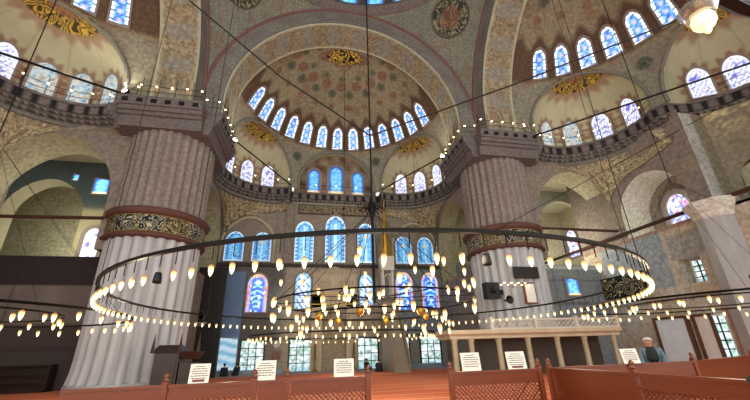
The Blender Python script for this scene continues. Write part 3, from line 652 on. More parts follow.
# ---------------------------------------------------------------- giant fluted piers
def fluted(r, z0, z1, nfl, dep, c, name, parent, mat, flare=0., convex=True):
    na, nz = nfl*8, 14; a = np.linspace(0, 2*pi, na+1); z = np.linspace(z0, z1, nz)
    w = np.abs(np.sin(a*nfl/2)); prof = w if convex else 1 - w; R = r - dep + dep*prof[:, None] + flare*np.clip((1.2 - (z[None] - z0))/1.2, 0, 1)**2
    X = np.stack([R*np.cos(a)[:, None], R*np.sin(a)[:, None], z[None] + 0*R], -1)
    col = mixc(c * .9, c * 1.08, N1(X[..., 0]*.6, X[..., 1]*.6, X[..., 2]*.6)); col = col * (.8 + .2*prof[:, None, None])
    return grid(name, X, M[mat], parent, col, True)
def plus(h, c): return [(-c, -h), (c, -h), (c, -c), (h, -c), (h, c), (c, c), (c, h), (-c, h), (-c, c), (-h, c), (-h, -c), (-c, -c)]
def pier(cx, cy, label):
    t = thing('fluted_pier', label, 'pier', (cx, cy, 0))
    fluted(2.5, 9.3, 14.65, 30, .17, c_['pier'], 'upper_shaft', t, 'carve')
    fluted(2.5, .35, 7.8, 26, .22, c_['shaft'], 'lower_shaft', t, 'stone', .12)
    MB().lathe([(2.66, 0), (2.66, .25), (2.6, .38), (2.4, .42)], n=48, col=c_['shaft'] * .8).build('base', M['stone'], t)
    a = np.linspace(0, 2*pi, 700); z = np.linspace(7.98, 8.98, 26); A, Z = np.meshgrid(a, z, indexing='ij'); X = np.stack([2.62*np.cos(A), 2.62*np.sin(A), Z], -1)
    s = A*2.62; panel = np.mod(s/1.35, 1); edge = (panel < .04) | (Z < 8.06) | (Z > 8.9); script = scroll(s*1.0, Z*1.25, 2.4, 2.) > .52
    c = mixc(lin('#171c25'), lin('#bdb69c'), script*.95); c = mixc(c, mixc(lin('#3d3826'), lin('#a08d58'), script*1.), (np.mod(np.floor(s/1.35), 3) == 1)*.7); c = mixc(c, c_['gold']*.45, edge*.8)
    grid('inscription_band', X, M['plaster'], t, c, True)
    MB().lathe([(2.5, 8.95), (2.68, 8.98), (2.82, 9.1), (2.86, 9.25), (2.78, 9.38), (2.5, 9.42)], n=64, col=lin('#5f403a')).build('moulding', M['plaster'], t, True)
    MB().lathe([(2.5, 7.7), (2.72, 7.74), (2.76, 7.86), (2.66, 7.98), (2.5, 8.0)], n=64, col=lin('#5f403a')).build('moulding', M['plaster'], t, True)
    m = MB(); lv = [(14.55, 2.66, 2.3), (14.75, 2.72, 2.3), (15.2, 2.8, 2.3), (15.22, 2.95, 2.3), (15.42, 2.98, 2.3), (15.44, 3.12, 2.32), (15.7, 3.16, 2.32), (15.72, 3.26, 2.34), (16.05, 3.32, 2.36), (16.3, 3.35, 2.36), (16.3, 2.2, 1.9)]
    V = [(x, y, z) for z, h, c in lv for x, y in plus(h, c)]; F = [(k*12+i, k*12+(i+1) % 12, (k+1)*12+(i+1) % 12, (k+1)*12+i) for k in range(len(lv)-1) for i in range(12)]
    m.add(V, F + [tuple(range((len(lv)-1)*12, len(lv)*12)), tuple(range(12))[::-1]], c_['purple'] * .85)
    d = m
    for k, (x0, x1) in enumerate(((-2.0, 2.0),)):
        for i in range(6):
            q = -1.95 + i*.78
            for sg in (-1, 1):
                d.box((q - .16, sg*3.3 - .04, 15.86), (q + .16, sg*3.3 + .04, 16.12), c_['black']); d.box((sg*3.3 - .04, q - .16, 15.86), (sg*3.3 + .04, q + .16, 16.12), c_['black'])
    d.build('capital', M['carve'], t)
    return t
pier(-11.7, 11.7, 'giant fluted stone pier nearest the camera, beside the wooden kiosk')
pier(11.7, 11.7, 'giant fluted stone pier behind the balustraded marble prayer platform')
t = thing('gallery_pier', 'smooth octagonal stone pier with white carved capital between the side arches', 'pier', (20.4, 3.75, 0))
MB().lathe([(1.0, 0), (.93, .3), (.9, 8.0)], n=8, col=lin('#a5a3a2')).build('shaft', M['stone'], t)
MB().lathe([(.9, 8.0), (.98, 8.1), (1.02, 8.3), (1.25, 8.75), (1.3, 9.0), (.6, 9.0)], n=8, col=c_['white']).build('capital', M['carve'], t)

# ---------------------------------------------------------------- railings with little lamps along the walkway
BULB = [(0, .0), (.035, -.02), (.04, -.05), (.0, -.1)]
def small_lamp(p, parent, r=.065, name='lamp', share={}):
    if 'm' not in share:
        o = MB().lathe([(.005, .09), (.6, .06), (1., 0), (.8, -.5), (.3, -.9), (.01, -1.)], n=8); o.V = [(x*r, y*r, z*r) for x, y, z in o.V]
        share['m'] = o.build('lamp', M['smallbulb'], None, True); share['first'] = True
    if share.pop('first', False): o = share['m']; o.name = name
    else: o = share['m'].copy(); COL.objects.link(o); o.name = name
    o.parent = parent; o.location = p; return o
def railing(P, label, a=0., every=1.05, lamp_every=1.0, hgt=1.15):
    t = thing('railing', label, 'railing', (0, 0, 0), a, 'iron railings along the cornice walkway')
    P = np.array(P); Q, s = resample(P, every)
    for x, y in Q: MB().bar((x, y, 16.25), (x, y, 16.3 + hgt), .018, 5).bar((x, y, 16.3 + hgt), (x, y, 16.42 + hgt), .035, 5, .01).build('post', M['iron'], t)
    for z in (16.72, 17.12): MB().tube([(x, y, z) for x, y in P], .018, 4).build('rail', M['iron'], t)
    Q, s = resample(P, lamp_every)
    for x, y in Q[::1]: small_lamp((x, y, 17.14 + random.uniform(-.03, .06)), t)
    return t
inner = lambda side: offset(resample(cornice_path(side), .3)[0], .12)
IF_, IS_ = inner(False), inner(True)
def part_of(P, f): return P[[i for i, p in enumerate(P) if f(p)]]
railing(part_of(IF_, lambda p: p[0] > 4.4), 'curved iron railing with small lamps at the niche vault right of the qibla windows')
railing(part_of(IF_, lambda p: p[0] < -4.4), 'curved iron railing with small lamps at the niche vault left of the qibla windows')
railing(part_of(IF_, lambda p: abs(p[0]) < 4.25), 'straight iron railing with small lamps under the three tall blue windows', lamp_every=1.9)
railing(part_of(IS_, lambda p: p[0] < -4.2), 'long curved iron railing with small lamps beyond the platform pier', AR)
railing(part_of(IS_, lambda p: -3.8 < p[0] < 3.6), 'short iron railing with small lamps under the upper right corner window', AR, 1.3, 1.6)
railing(part_of(IS_, lambda p: p[0] > 4.2), 'curved iron railing with small lamps left of the kiosk pier', AL)
h = 3.22
for sx, lab in ((-1, 'iron railing with small lamps round the top of the pier by the wooden kiosk'), (1, 'iron railing with small lamps round the top of the pier behind the platform')):
    cx = sx*11.7
    path = [(cx - sx*2.2, 11.7 - h), (cx - sx*-2.25 - sx*4.5, 11.7 - h)] if False else [(cx + sx*2.2, 11.7 - h), (cx - sx*2.25, 11.7 - h), (cx - sx*2.25, 11.7 - 2.25), (cx - sx*h, 11.7 - 2.25), (cx - sx*h, 11.7 + 1.9)]
    railing(resample(path, .12)[0], lab, 0., .9, .85, 1.35)

# floodlights on the pier tops
def floodlight(p, lab, aim):
    t = thing('floodlight', lab, 'lamp', p, math.atan2(aim[1], aim[0]))
    MB().box((-.12, -.16, -.1), (.1, .16, .1)).build('housing', M['black'], t); MB().box((.1, -.14, -.08), (.115, .14, .08)).build('lens', M['flood'], t)
    MB().box((-.03, -.03, -.25), (.03, .03, -.1)).build('bracket', M['iron'], t)
    L = bpy.data.lights.new('floodlight_beam', 'SPOT'); L.energy = 500; L.spot_size = rad(120); L.spot_blend = .8; L.color = (1, .93, .75); L.shadow_soft_size = .15
    lo = bpy.data.objects.new('beam', L); COL.objects.link(lo); lo.parent = t; lo.location = (.2, 0, .05); lo.rotation_euler = (rad(165), 0, -pi/2)
floodlight((-8.4, 13.3, 16.75), 'white floodlight on the pier top beside the niche vault above the paired windows', (.6, -.8))
floodlight((8.4, 13.3, 16.75), 'white floodlight on the inner corner of the platform pier top', (-.6, -.8))
floodlight((-13.9, 8.75, 16.75), 'white floodlight at the outer edge of the kiosk pier top', (-.3, -.9))

# ---------------------------------------------------------------- iron tie rods and cables
def rod(a, b, r, lab, mat='iron', n=6, name='tie_rod', sag=0.):
    A, B = Vector(a), Vector(b); pts = [A.lerp(B, i/12) - Vector((0, 0, sag*4*(i/12)*(1 - i/12))) for i in range(13)]
    return tag(MB().tube(pts, r, n).build(name, M[mat]), lab, 'rod' if name == 'tie_rod' else 'cable')
rod((-8.5, 13.4, 16.9), (-4.4, 19.95, 16.5), .06, 'black iron tie rod across the niche vault above the paired blue windows')
rod((8.5, 13.4, 16.9), (4.4, 19.95, 16.5), .06, 'black iron tie rod across the niche vault behind the gilded spire')
rod((-13.9, 8.6, 16.45), (-20.7, 6.6, 17.3), .07, 'thick black iron tie rod from the kiosk pier top to the outer wall')
rod((13.6, 8.35, 16.05), (21.6, -.15, 16.05), .06, 'thick black iron tie rod from the platform pier top past the stained windows')
rod((14.1, 10.2, 9.45), (21.3, 10.2, 9.45), .1, 'brown tie beam across the big arch next to the platform pier', 'rust')
rod((-14.1, 10.2, 9.0), (-21.3, 10.2, 8.85), .1, 'brown tie beam across the shadowed arch beside the kiosk pier', 'rust')
rod((20.35, 18.7, 9.0), (20.35, 4.0, 9.0), .13, 'long brown tie beam running to the white carved capital', 'rust')
rod((20.35, 3.7, 9.0), (20.35, -3.5, 9.0), .13, 'brown tie beam from the white carved capital to the picture edge', 'rust')
rod((10.15, 9.25, 9.0), (24.2, 1.9, 16.0), .022, 'thin dark cable slanting up from the platform pier to the walkway', 'cable', 4, 'cable')

# ---------------------------------------------------------------- chandeliers
def lamp_mesh(s=1.):
    glass = [(.012, .16), (.03, .15), (.06, .13), (.066, .06), (.055, -.02), (.03, -.1), (.008, -.135), (.001, -.14)]
    m = MB().lathe([(r*s, z*s) for r, z in glass], n=8)
    m.C = [tuple(lin('#8a5f28') if z > .1*s else lin('#f0c878') if z > .04*s else lin('#fff0bc') * (1.35 if z > -.11*s else .9)) for _, _, z in m.V]; return m
LM = lamp_mesh().build('lamp', M['bulb'], None, True); LM_used = [False]
def add_lamp(p, parent, wire=None, s=1.0, name='lamp', glass=True):
    if not LM_used[0]: o = LM; LM_used[0] = True
    else: o = LM.copy(); COL.objects.link(o)
    o.parent = parent; o.location = p; o.scale = (s, s, s); return o
def dead_lamp(p, parent):
    return MB().lathe([(.015, .09), (.045, .08), (.062, -.03), (.062, -.07), (.01, -.08)], n=8).build('dark_lamp', M['black'], parent, True, p)
CX, CY, CZ, CR = -.41, .23, 3.01, 7.0
ch = thing('chandelier', 'huge ring chandelier with a single circle of glass lamps under the dome', 'chandelier', (CX, CY, 0))
circ = lambda R, z, n=96: [(R*cos(2*pi*i/n), R*sin(2*pi*i/n), z) for i in range(n)]
rg = MB().lathe([(CR - .03, CZ - .025), (CR + .03, CZ - .025), (CR + .03, CZ + .03), (CR - .03, CZ + .03), (CR - .03, CZ - .025)], n=96); rg.F = rg.F[:-2]; rg.build('ring', M['iron'], ch)
NL = 132; wires = MB(); far = MB()
order = sorted(range(NL), key=lambda i: sin(2*pi*(i + .35)/NL)); near = set(order[:98])
for i in range(NL):
    t = 2*pi*(i + .35)/NL; x, y = CR*cos(t), CR*sin(t); wires.bar((x, y, CZ), (x, y, CZ - .22), .008, 4)
    if i in near:
        if i in (85, 99): dead_lamp((x, y, CZ - .38), ch)
        else: add_lamp((x, y, CZ - .38), ch, s=.56)
    else:
        q = lamp_mesh(.56); far.add([(a + x, b + y, c + CZ - .38) for a, b, c in q.V], q.F); far.C[-len(q.C):] = q.C
far.build('far_lamp', M['bulb'], ch, True)['kind'] = 'stuff'
wires.build('lamp_wire', M['iron'], ch)['kind'] = 'stuff'
for t in (-147, -122, -58, -33, 33, 58, 122, 147):
    t = rad(t); MB().bar((CR*cos(t), CR*sin(t), CZ), (CR*cos(t), CR*sin(t), 25.5), .008, 4).build('suspension_cable', M['cable'], ch)
MB().bar((0, 0, 6.2), (0, 0, 30.5), .03, 6).build('chain', M['iron'], ch)
MB().tube([(-7.0 - CX, -1.15 - CY, 13.2), (-3.4, -.6, 11.), (0, 0, 9.2)], .03, 5).build('stay_cable', M['cable'], ch)
MB().tube([(10. - CX, -4.42 - CY, 12.0), (5., -2.1, 10.5), (0, 0, 9.2)], .03, 5).build('stay_cable', M['cable'], ch)
hubs = MB().lathe([(.02, 6.5), (.12, 6.4), (.16, 6.2), (.1, 6.0), (.05, 5.8), (.05, 3.0), (.02, 2.9)], n=10)
hubs.build('pole', M['iron'], ch, True)
sp = MB()
for i in range(14):
    t = 2*pi*i/14; sp.tube([(0, 0, 6.1), (.28*cos(t), .28*sin(t), 6.25), (.45*cos(t), .45*sin(t), 6.12), (.5*cos(t), .5*sin(t), 6.35)], .02, 4)
sp.build('crown', M['iron'], ch)
cc = thing('chandelier', 'crowded inner chandelier of clustered glass lamps and gilt ornaments, hung inside the huge ring', 'chandelier', (CX, CY, 0))
for R, z in ((3.1, 2.95), (2.2, 2.6), (1.1, 3.3)): MB().tube(circ(R, z, 48), .022, 5, True).build('ring', M['iron'], cc)
lm = []
for R, n, z in ((3.1, 44, 2.75), (2.25, 28, 2.45), (1.15, 16, 3.05)):
    for i in range(n): t = 2*pi*(i + random.uniform(-.25, .25))/n; lm.append((R*cos(t), R*sin(t), z + random.choice((-.4, -.2, 0, .15, .4, .6))))
for k in range(6):
    t = 2*pi*(k + .3)/6
    for i in range(2): q = 2*pi*i/2; lm.append((2.7*cos(t) + .3*cos(q), 2.7*sin(t) + .3*sin(q), 3.6 + .3*i))
W = MB()
for p in lm: add_lamp(p, cc, s=random.choice((.7, .85, 1.0))); W.bar((p[0], p[1], p[2] + .12), (p[0], p[1], max(p[2] + .3, 2.9)), .007, 4)
W.build('lamp_wire', M['iron'], cc)['kind'] = 'stuff'
for k in range(6):
    t = 2*pi*(k + .1)/6; MB().lathe([(.01, .16), (.04, .13), (.1, .05), (.11, -.01), (.06, -.09), (.01, -.13)], n=10).build('gilt_ball', M['gold'], cc, True, (1.75*cos(t), 1.75*sin(t), 2.55))
for i in range(10):
    t = 2*pi*i/10; MB().bar((3.1*cos(t), 3.1*sin(t), 2.95), (.2*cos(t), .2*sin(t), 5.9), .012, 4).build('suspension_cable', M['cable'], cc)
    MB().bar((3.1*cos(t), 3.1*sin(t), 2.95), (.08*cos(t), .08*sin(t), 3.1), .014, 4).build('spoke', M['iron'], cc)
def ring_chandelier(c, label, R=4.5, z=2.85, n=44, n2=20, R2=2.9):
    t = thing('chandelier', label, 'chandelier', (c[0], c[1], 0), 0)
    MB().tube(circ(R, z, 64), .035, 5, True).build('ring', M['iron'], t)
    if n2: MB().tube(circ(R2, z + .05, 48), .025, 5, True).build('inner_ring', M['iron'], t)
    for k, q, rr in ((n, 0, R), (n2, .12, R2)):
        for i in range(k): a = 2*pi*(i + random.uniform(-.2, .2))/k; add_lamp((rr*cos(a), rr*sin(a), z - .26 + q + random.uniform(-.05, .05)), t, s=.8)
    for i in range(8): a = 2*pi*i/8; MB().bar((R*cos(a), R*sin(a), z), (0, 0, z + 5.5), .006, 4).build('suspension_cable', M['cable'], t)
    MB().bar((0, 0, z + 5.4), (0, 0, 26.0), .02, 5).build('chain', M['iron'], t); return t
ring_chandelier((-12.6, .9), 'ring chandelier of glass lamps hanging in the dark side bay', 4.7, 2.78)
ring_chandelier((13.6, .6), 'double ring chandelier of lamps hanging before the bright side wall', 4.7, 2.95)
ring_chandelier((0.1, 14.35), 'low wide ring chandelier hanging before the qibla wall', 6.2, 2.55, 72, 0)
sc_ = ring_chandelier((-.1, -14.4), 'nearest ring chandelier, cropped at the upper corner, with one big lit globe lamp', 4.5, 3.1, 0, 0)

# big glass lamp of the nearest chandelier
bl = (-.93 + .1, -9.97 + 14.4, 2.87)
MB().lathe([(r*.68, z*.68) for r, z in [(.005, .075), (.045, .06), (.062, .02), (.062, -.02), (.045, -.05), (.02, -.066), (.018, -.085), (.006, -.1)]], n=20).build('globe_lamp', M['globe_bulb'], sc_, True, bl)
MB().lathe([(r*.68, z*.68) for r, z in [(.03, .15), (.1, .12), (.105, .1), (.085, .06), (.07, .03), (.066, .03), (.08, .06), (.098, .1), (.03, .14)]], n=24).build('glass_cup', M['globe'], sc_, True, bl)
MB().lathe([(r*.68, z*.68) for r, z in [(.005, .26), (.02, .24), (.03, .14), (.035, .08), (.01, .07)]], n=12).build('lamp_holder', M['brass'], sc_, True, bl)
b2 = MB().lathe([(4.47, 3.1), (4.53, 3.1), (4.53, 3.15), (4.47, 3.15), (4.47, 3.1)], n=120); b2.F = b2.F[:-2]; b2.build('ring_band', M['iron'], sc_)
for k in range(2): MB().bar((.55 + .2*k, 4.46, 3.12), (.62 + .2*k, 4.55, 3.2), .03, 6).build('brass_fitting', M['brass'], sc_)

# ---------------------------------------------------------------- qibla furniture
t = thing('calligraphy_panel', 'long dark panel of pale script above the three tall blue windows', 'panel', (0, 21.2, 0))
g = np.stack(np.meshgrid(np.linspace(-3.55, 3.55, 220), np.linspace(14.14, 15.0, 34), indexing='ij'), -1); s, z = g[..., 0], g[..., 1]
c = mixc(lin('#1f1a1a'), lin('#b9aa88'), (scroll(s*1.1, z*1.3, 2.6, 11.) > .4)*.9); c = mixc(c, lin('#6a5a48'), ((np.abs(s) > 3.47) | (z < 14.2) | (z > 14.94))*1.)
grid('script_face', np.stack([s, 0*s - .06, z], -1), M['plaster'], t, c, False)
MB().box((-3.62, -.04, 14.07), (3.62, .06, 15.07)).build('backing_board', M['darkwood'], t)
t = thing('calligraphy_panel', 'black hanging panel with gold looping script at the side gallery', 'panel', (20.3, 11.0, 0))
g = np.stack(np.meshgrid(np.linspace(-1.85, 1.85, 110), np.linspace(4.72, 6.1, 46), indexing='ij'), -1); s, z = g[..., 0], g[..., 1]
c = mixc(lin('#101014'), lin('#d0c490'), (scroll(s, z, 1.5, 4.) > .62)*.9)
grid('script_face', np.stack([0*s - .05, s, z], -1), M['plaster'], t, c, False, flip=True)
MB().box((-.03, -1.95, 4.62), (.04, 1.95, 6.2)).build('backing_board', M['black'], t)

t = thing('mihrab', 'tall marble prayer niche with gilded carving in the middle of the qibla wall', 'niche', (0, 21.2, 0))
m = MB().box((-2.0, -.35, 0), (-1.05, 0, 6.3), c_['marble']).box((1.05, -.35, 0), (2.0, 0, 6.3), c_['marble']).box((-2.0, -.35, 5.2), (2.0, 0, 8.1), c_['marble']); m.build('surround', M['stone'], t)
MB().lathe([(1.05, 0), (1.05, 3.8), (.95, 4.4), (.6, 5.0), (.1, 5.4)], n=14, col=c_['marble']*.75, a0=pi, a1=2*pi).build('niche', M['carve'], t, False, (0, .3, 0)) if False else None
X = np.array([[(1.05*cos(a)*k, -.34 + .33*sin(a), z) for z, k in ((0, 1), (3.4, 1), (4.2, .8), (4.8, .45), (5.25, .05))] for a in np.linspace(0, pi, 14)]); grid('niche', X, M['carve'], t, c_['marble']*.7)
m = MB(); m.box((-2.05, -.42, 6.3), (2.05, -.3, 6.38), c_['gold']).box((-2.05, -.42, 5.4), (2.05, -.3, 5.46), c_['gold'])
m.build('gilt_moulding', M['gold'], t)
m = MB().add([(-2.0, -.3, 8.1), (2.0, -.3, 8.1), (1.2, -.3, 8.5), (0, -.3, 8.85), (-1.2, -.3, 8.5), (-2, 0, 8.1), (2, 0, 8.1), (1.2, 0, 8.5), (0, 0, 8.85), (-1.2, 0, 8.5)],
   [(0, 1, 2, 3, 4), (9, 8, 7, 6, 5), (0, 5, 6, 1), (1, 6, 7, 2), (2, 7, 8, 3), (3, 8, 9, 4), (4, 9, 5, 0)]); m.build('crest', M['cream'], t)
for x in (-.9, .9): MB().box((x - .55, -.38, 6.7), (x + .55, -.34, 7.5)).build('inscription', M['cream'], t)
for sx in (-1, 1):
    o = tag(MB().lathe([(.3, 0), (.26, .1), (.09, .2), (.07, .8), (.1, 1.0), (.2, 1.1), (.1, 1.15), (.09, 2.1), (.03, 2.15)], n=12).build('candlestick', M['brass'], None, True, (sx*1.62, 20.3, 0)),
            'tall brass candlestick standing %s of the marble prayer niche' % ('left' if sx < 0 else 'right'), 'candlestick')

t = thing('minbar', 'slender marble pulpit tower with a tall gilded cone spire', 'pulpit', (4.3, 18.6, 0))
for x in (-.42, .42):
    for y in (-.42, .42): MB().box((x - .08, y - .08, 5.6), (x + .08, y + .08, 8.0)).build('post', M['marble'], t)
MB().box((-.5, -.5, 0), (.5, .5, 5.6)).build('tower', M['taupe'], t)
a_ = MB()
for sx in (-1, 1): a_.tube([(p[0], sx*.45, p[1]) for p in arch(0, .34, 7.2, 5.65, 1.2)], .06, 5).tube([(sx*.45, p[0], p[1]) for p in arch(0, .34, 7.2, 5.65, 1.2)], .06, 5)
a_.build('arch_trim', M['marble'], t)
MB().box((-.6, -.6, 7.95), (.6, .6, 9.2)).build('canopy', M['marble'], t)
MB().lathe([(.58, 9.2), (.52, 9.6), (.36, 11.2), (.16, 13.2), (.03, 14.3)], n=12).build('spire', M['gold'], t)
MB().lathe([(.01, 14.25), (.07, 14.35), (.02, 14.45), (.05, 14.55), (.005, 14.75)], n=8).build('finial', M['gold'], t)
st = MB()
for i in range(20): st.box((-.5, -3.9 + i*.17, 0), (.5, -3.73 + i*.17, .27*(i+1)))
st.build('staircase', M['taupe'], t)
for sx in (-1, 1):
    m = MB().add([(sx*.5, -3.9, 0), (sx*.5, -.5, 0), (sx*.5, -.5, 6.4), (sx*.5, -3.9, 1.1), (sx*.58, -3.9, 0), (sx*.58, -.5, 0), (sx*.58, -.5, 6.4), (sx*.58, -3.9, 1.1)], [(0,1,2,3), (7,6,5,4), (0,4,5,1), (1,5,6,2), (2,6,7,3), (3,7,4,0)]); m.build('balustrade', M['taupe'], t)

# marble prayer platform in front of the right-hand pier
t = thing('prayer_platform', 'long raised marble platform on columns with a pierced white balustrade', 'platform', (0, 0, 0))
PX0, PX1, PY0, PY1 = 4.9, 15.3, 7.2, 9.0
MB().box((PX0, PY0, 1.96), (PX1, PY1, 2.14), c_['marble']).box((PX0 - .08, PY0 - .08, 2.14), (PX1 + .08, PY1, 2.2), lin('#a5805e')).box((PX0 - .12, PY0 - .12, 2.2), (PX1 + .12, PY1, 2.4), c_['marble']*1.1).build('entablature', M['stone'], t)
for x in [5.2, 6.15, 7.75, 9.5, 11.3, 13.05, 15.0]:
    MB().lathe([(.2, 0), (.2, .1), (.15, .16), (.14, 1.78), (.2, 1.94), (.2, 1.98)], n=14).build('column', M['cream'], t, True, (x, PY0 + .22, 0))
for y in (PY1 - .1,): MB().box((6.9, y - .05, 0), (PX1, y + .05, 1.98), lin('#4d443c')).build('back_wall', M['stone'], t)
bx0 = 7.35
MB().box((bx0, PY0 - .05, 2.85), (PX1 + .05, PY0 + .09, 2.95)).box((bx0, PY0 - .05, 2.4), (PX1 + .05, PY0 + .09, 2.47)).build('balustrade_rail', M['marble'], t)
L = MB(); n_ = int((PX1 - bx0)/.3)
for i in range(n_):
    x = bx0 + (i + .5)*(PX1 - bx0)/n_; w = (PX1 - bx0)/n_/2
    for z0, z1 in ((2.47, 2.66), (2.66, 2.85)):
        zc = (z0 + z1)/2
        L.tube([(x + .8*w*cos(a), PY0 + .02, zc + .085*sin(a)) for a in np.linspace(0, 2*pi, 9)[:-1]], .022, 4, True)
    L.bar((x - w, PY0 + .02, 2.47), (x + w, PY0 + .02, 2.85), .018, 4).bar((x + w, PY0 + .02, 2.47), (x - w, PY0 + .02, 2.85), .018, 4)
L.build('balustrade_lattice', M['marble'], t)
for x in (bx0, 10.0, 12.6, PX1): MB().box((x - .09, PY0 - .08, 2.4), (x + .09, PY0 + .12, 3.05)).build('balustrade_post', M['marble'], t)
# things on the pier behind the platform
def onpier(name, cat, lab, x0, x1, z0, z1, mat, d=.12, y=9.14): return tag(MB().box((x0, y - d, z0), (x1, y, z1)).build(name, M[mat]), lab, cat)
t = thing('loudspeaker', 'upper black loudspeaker box on the platform pier', 'speaker', (8.9, 9.45, 4.3)); MB().box((-.48, -.3, 0), (.42, .2, 1.0)).build('cabinet', M['black'], t); MB().lathe([(.01, 0), (.16, .01), (.2, .03)], n=16).build('cone', M['slate'], t, True, (-.03, -.3, .5)); t.children[-1].rotation_euler = (pi/2, 0, 0)
MB().box((-.1, .1, .3), (.9, .3, .6)).build('bracket', M['iron'], t)
o = onpier('sign_board', 'sign', 'long dark plaque fixed high on the platform pier', 10.45, 12.2, 5.55, 6.3, 'slate')
t = thing('framed_notice', 'brown framed white notice on the fluted shaft above the balustrade', 'frame', (11.35, 9.14, 3.95)); MB().box((-.42, -.08, 0), (.42, 0, 1.35)).build('frame', M['wood'], t); MB().box((-.3, -.1, .1), (.34, -.08, 1.25)).build('sheet', M['white'], t)
t = thing('loudspeaker', 'small round black horn speaker on the platform pier', 'speaker', (9.75, 9.2, 4.2)); MB().lathe([(.02, 0), (.1, .05), (.26, .3), (.24, .3), (.05, .06)], n=14).build('horn', M['black'], t, True); t.children[0].rotation_euler = (pi/2, 0, 0); MB().box((-.05, 0, -.05), (.05, .25, .05)).build('bracket', M['iron'], t)
t = thing('lamp_bracket', 'small branched wall lamp with tiny bulbs on the platform pier', 'lamp', (10.3, 8.9, 5.1))
MB().bar((-1.1, 0, 0), (1.0, 0, .06), .02, 5).bar((0, 0, 0), (0, .4, -.1), .03, 5).build('arm', M['brass'], t)
for i in range(9): small_lamp((-1.0 + i*.24, -.02, .02 + .12*(i % 2)), t, .06)

# wooden kiosk beside the left pier
t = thing('wooden_kiosk', 'dark carved wooden kiosk with pointed corner finials beside the fluted pier', 'kiosk', (-8.7, 8.3, 0))
MB().box((-.55, -.4, 0), (.5, .6, 1.7)).build('body', M['darkwood'], t); MB().box((.55, -.35, 0), (1.25, .55, 1.25)).build('side_cabinet', M['darkwood'], t)
MB().add([(-.7, -.5, 1.7), (.6, -.5, 1.7), (.6, .7, 1.7), (-.7, .7, 1.7), (-.45, -.3, 2.05), (.35, -.3, 2.05), (.35, .5, 2.05), (-.45, .5, 2.05)],
   [(0,1,5,4), (1,2,6,5), (2,3,7,6), (3,0,4,7), (4,5,6,7), (3,2,1,0)]).build('canopy', M['darkwood'], t)
MB().add([(.4, -.45, 1.75), (1.35, -.45, 1.75), (1.35, .6, 1.75), (.4, .6, 1.75), (.6, -.3, 1.4), (1.2, -.3, 1.4), (1.2, .5, 1.4), (.6, .5, 1.4)],
   [(0,1,5,4), (1,2,6,5), (2,3,7,6), (3,0,4,7), (4,5,6,7), (3,2,1,0)]).build('tray', M['darkwood'], t)
for x, z in ((-.65, 1.7), (.5, 1.7), (1.3, 1.7)): MB().bar((x, -.45, z), (x, -.45, z + .85), .1, 6, .01).build('finial', M['darkwood'], t)
MB().box((-.45, -.43, .2), (.4, -.4, 1.5)).build('panel', M['darkwood'], t)
t = thing('information_column', 'dark upright display with a faint pale emblem beside the blue lit bay', 'display', (-10.3, 18.2, 0))
MB().box((-.55, -.1, 0), (1.55, .1, 8.0)).build('panel', M['slate'], t)
em = MB()
for q in (3.2, 4.6): em.lathe([(.01, 0), (.32, .01), (.3, .02), (.01, .02)], n=5)
e = em.build('emblem', M['marble'], t, False, (.1, -.11, 4.3)); e.rotation_euler = (pi/2, 0, 0)
MB().box((-.45, -.13, 3.75), (.55, -.1, 3.82)).box((-.35, -.13, 3.6), (.45, -.1, 3.66)).build('caption_line', M['marble'], t)
o = tag(MB().box((-9.6, 20.95, .3), (-7.8, 21.1, 8.3)).build('glass_screen', plain('pale blue glass', '#6f86a8', .15, 0, 1.2, .25)), 'tall pale blue glass screen left of the deep blue window', 'screen')
for x0, x1, z0, z1, lab in ((-5.1, -4.45, 1.0, 1.7, 'small brown framed notice between the ground windows'), (-5.1, -4.5, 1.95, 2.5, 'round pale plaque above the small brown notice')):
    if lab.startswith('round'): o = MB().lathe([(.01, 0), (.3, .0), (.28, .05), (.01, .06)], n=16).build('plaque', M['marble'], None, False, (-4.8, 21.18, 2.2)); o.rotation_euler = (pi/2, 0, 0); tag(o, lab, 'plaque')
    else: tag(MB().box((x0, 21.1, z0), (x1, 21.2, z1)).build('notice', M['wood']), lab, 'notice')
t = thing('long_case_clock', 'tall dark clock case standing between the ground windows right of the pulpit', 'clock', (4.95, 20.8, 0))
MB().box((-.42, -.25, 0), (.42, .25, 2.5)).build('case', M['darkwood'], t); d_ = MB().lathe([(.01, 0), (.26, 0), (.25, .04), (.01, .04)], n=18).build('dial', M['brass'], t, False, (0, -.26, 2.0)); d_.rotation_euler = (pi/2, 0, 0)
tag(MB().box((5.5, 20.3, 0), (9.4, 21.0, .32), c_['blue']).build('platform_step', M['stone']), 'low pale carpeted step under the ground windows', 'step')
tag(MB().box((-11, 20.5, 0), (-4.2, 21.1, .3), c_['blue']).build('platform_step', M['stone']), 'low pale step below the wall left of the prayer niche', 'step')
t = thing('bookcase', 'low dark bookcase against the shadowed gallery wall', 'bookcase', (-17.4, 12.2, 0)); MB().box((-1.8, -.25, 0), (1.8, .3, .06)).box((-1.8, -.25, 0), (-1.74, .3, 1.3)).box((1.74, -.25, 0), (1.8, .3, 1.3)).box((-1.8, .25, 0), (1.8, .3, 1.3)).build('carcass', M['darkwood'], t)
for z in (.45, .85, 1.27): MB().box((-1.74, -.25, z), (1.74, .25, z + .05)).build('shelf', M['darkwood'], t)
t = thing('balcony', 'dark wooden balcony front over the bright ground floor window', 'balcony', (20.4, 0, 0)); MB().box((-.5, -3.2, 3.95), (0, 3.4, 4.1)).build('deck', M['darkwood'], t); MB().box((-.5, -3.2, 4.1), (-.42, 3.4, 4.62)).build('parapet', M['darkwood'], t)
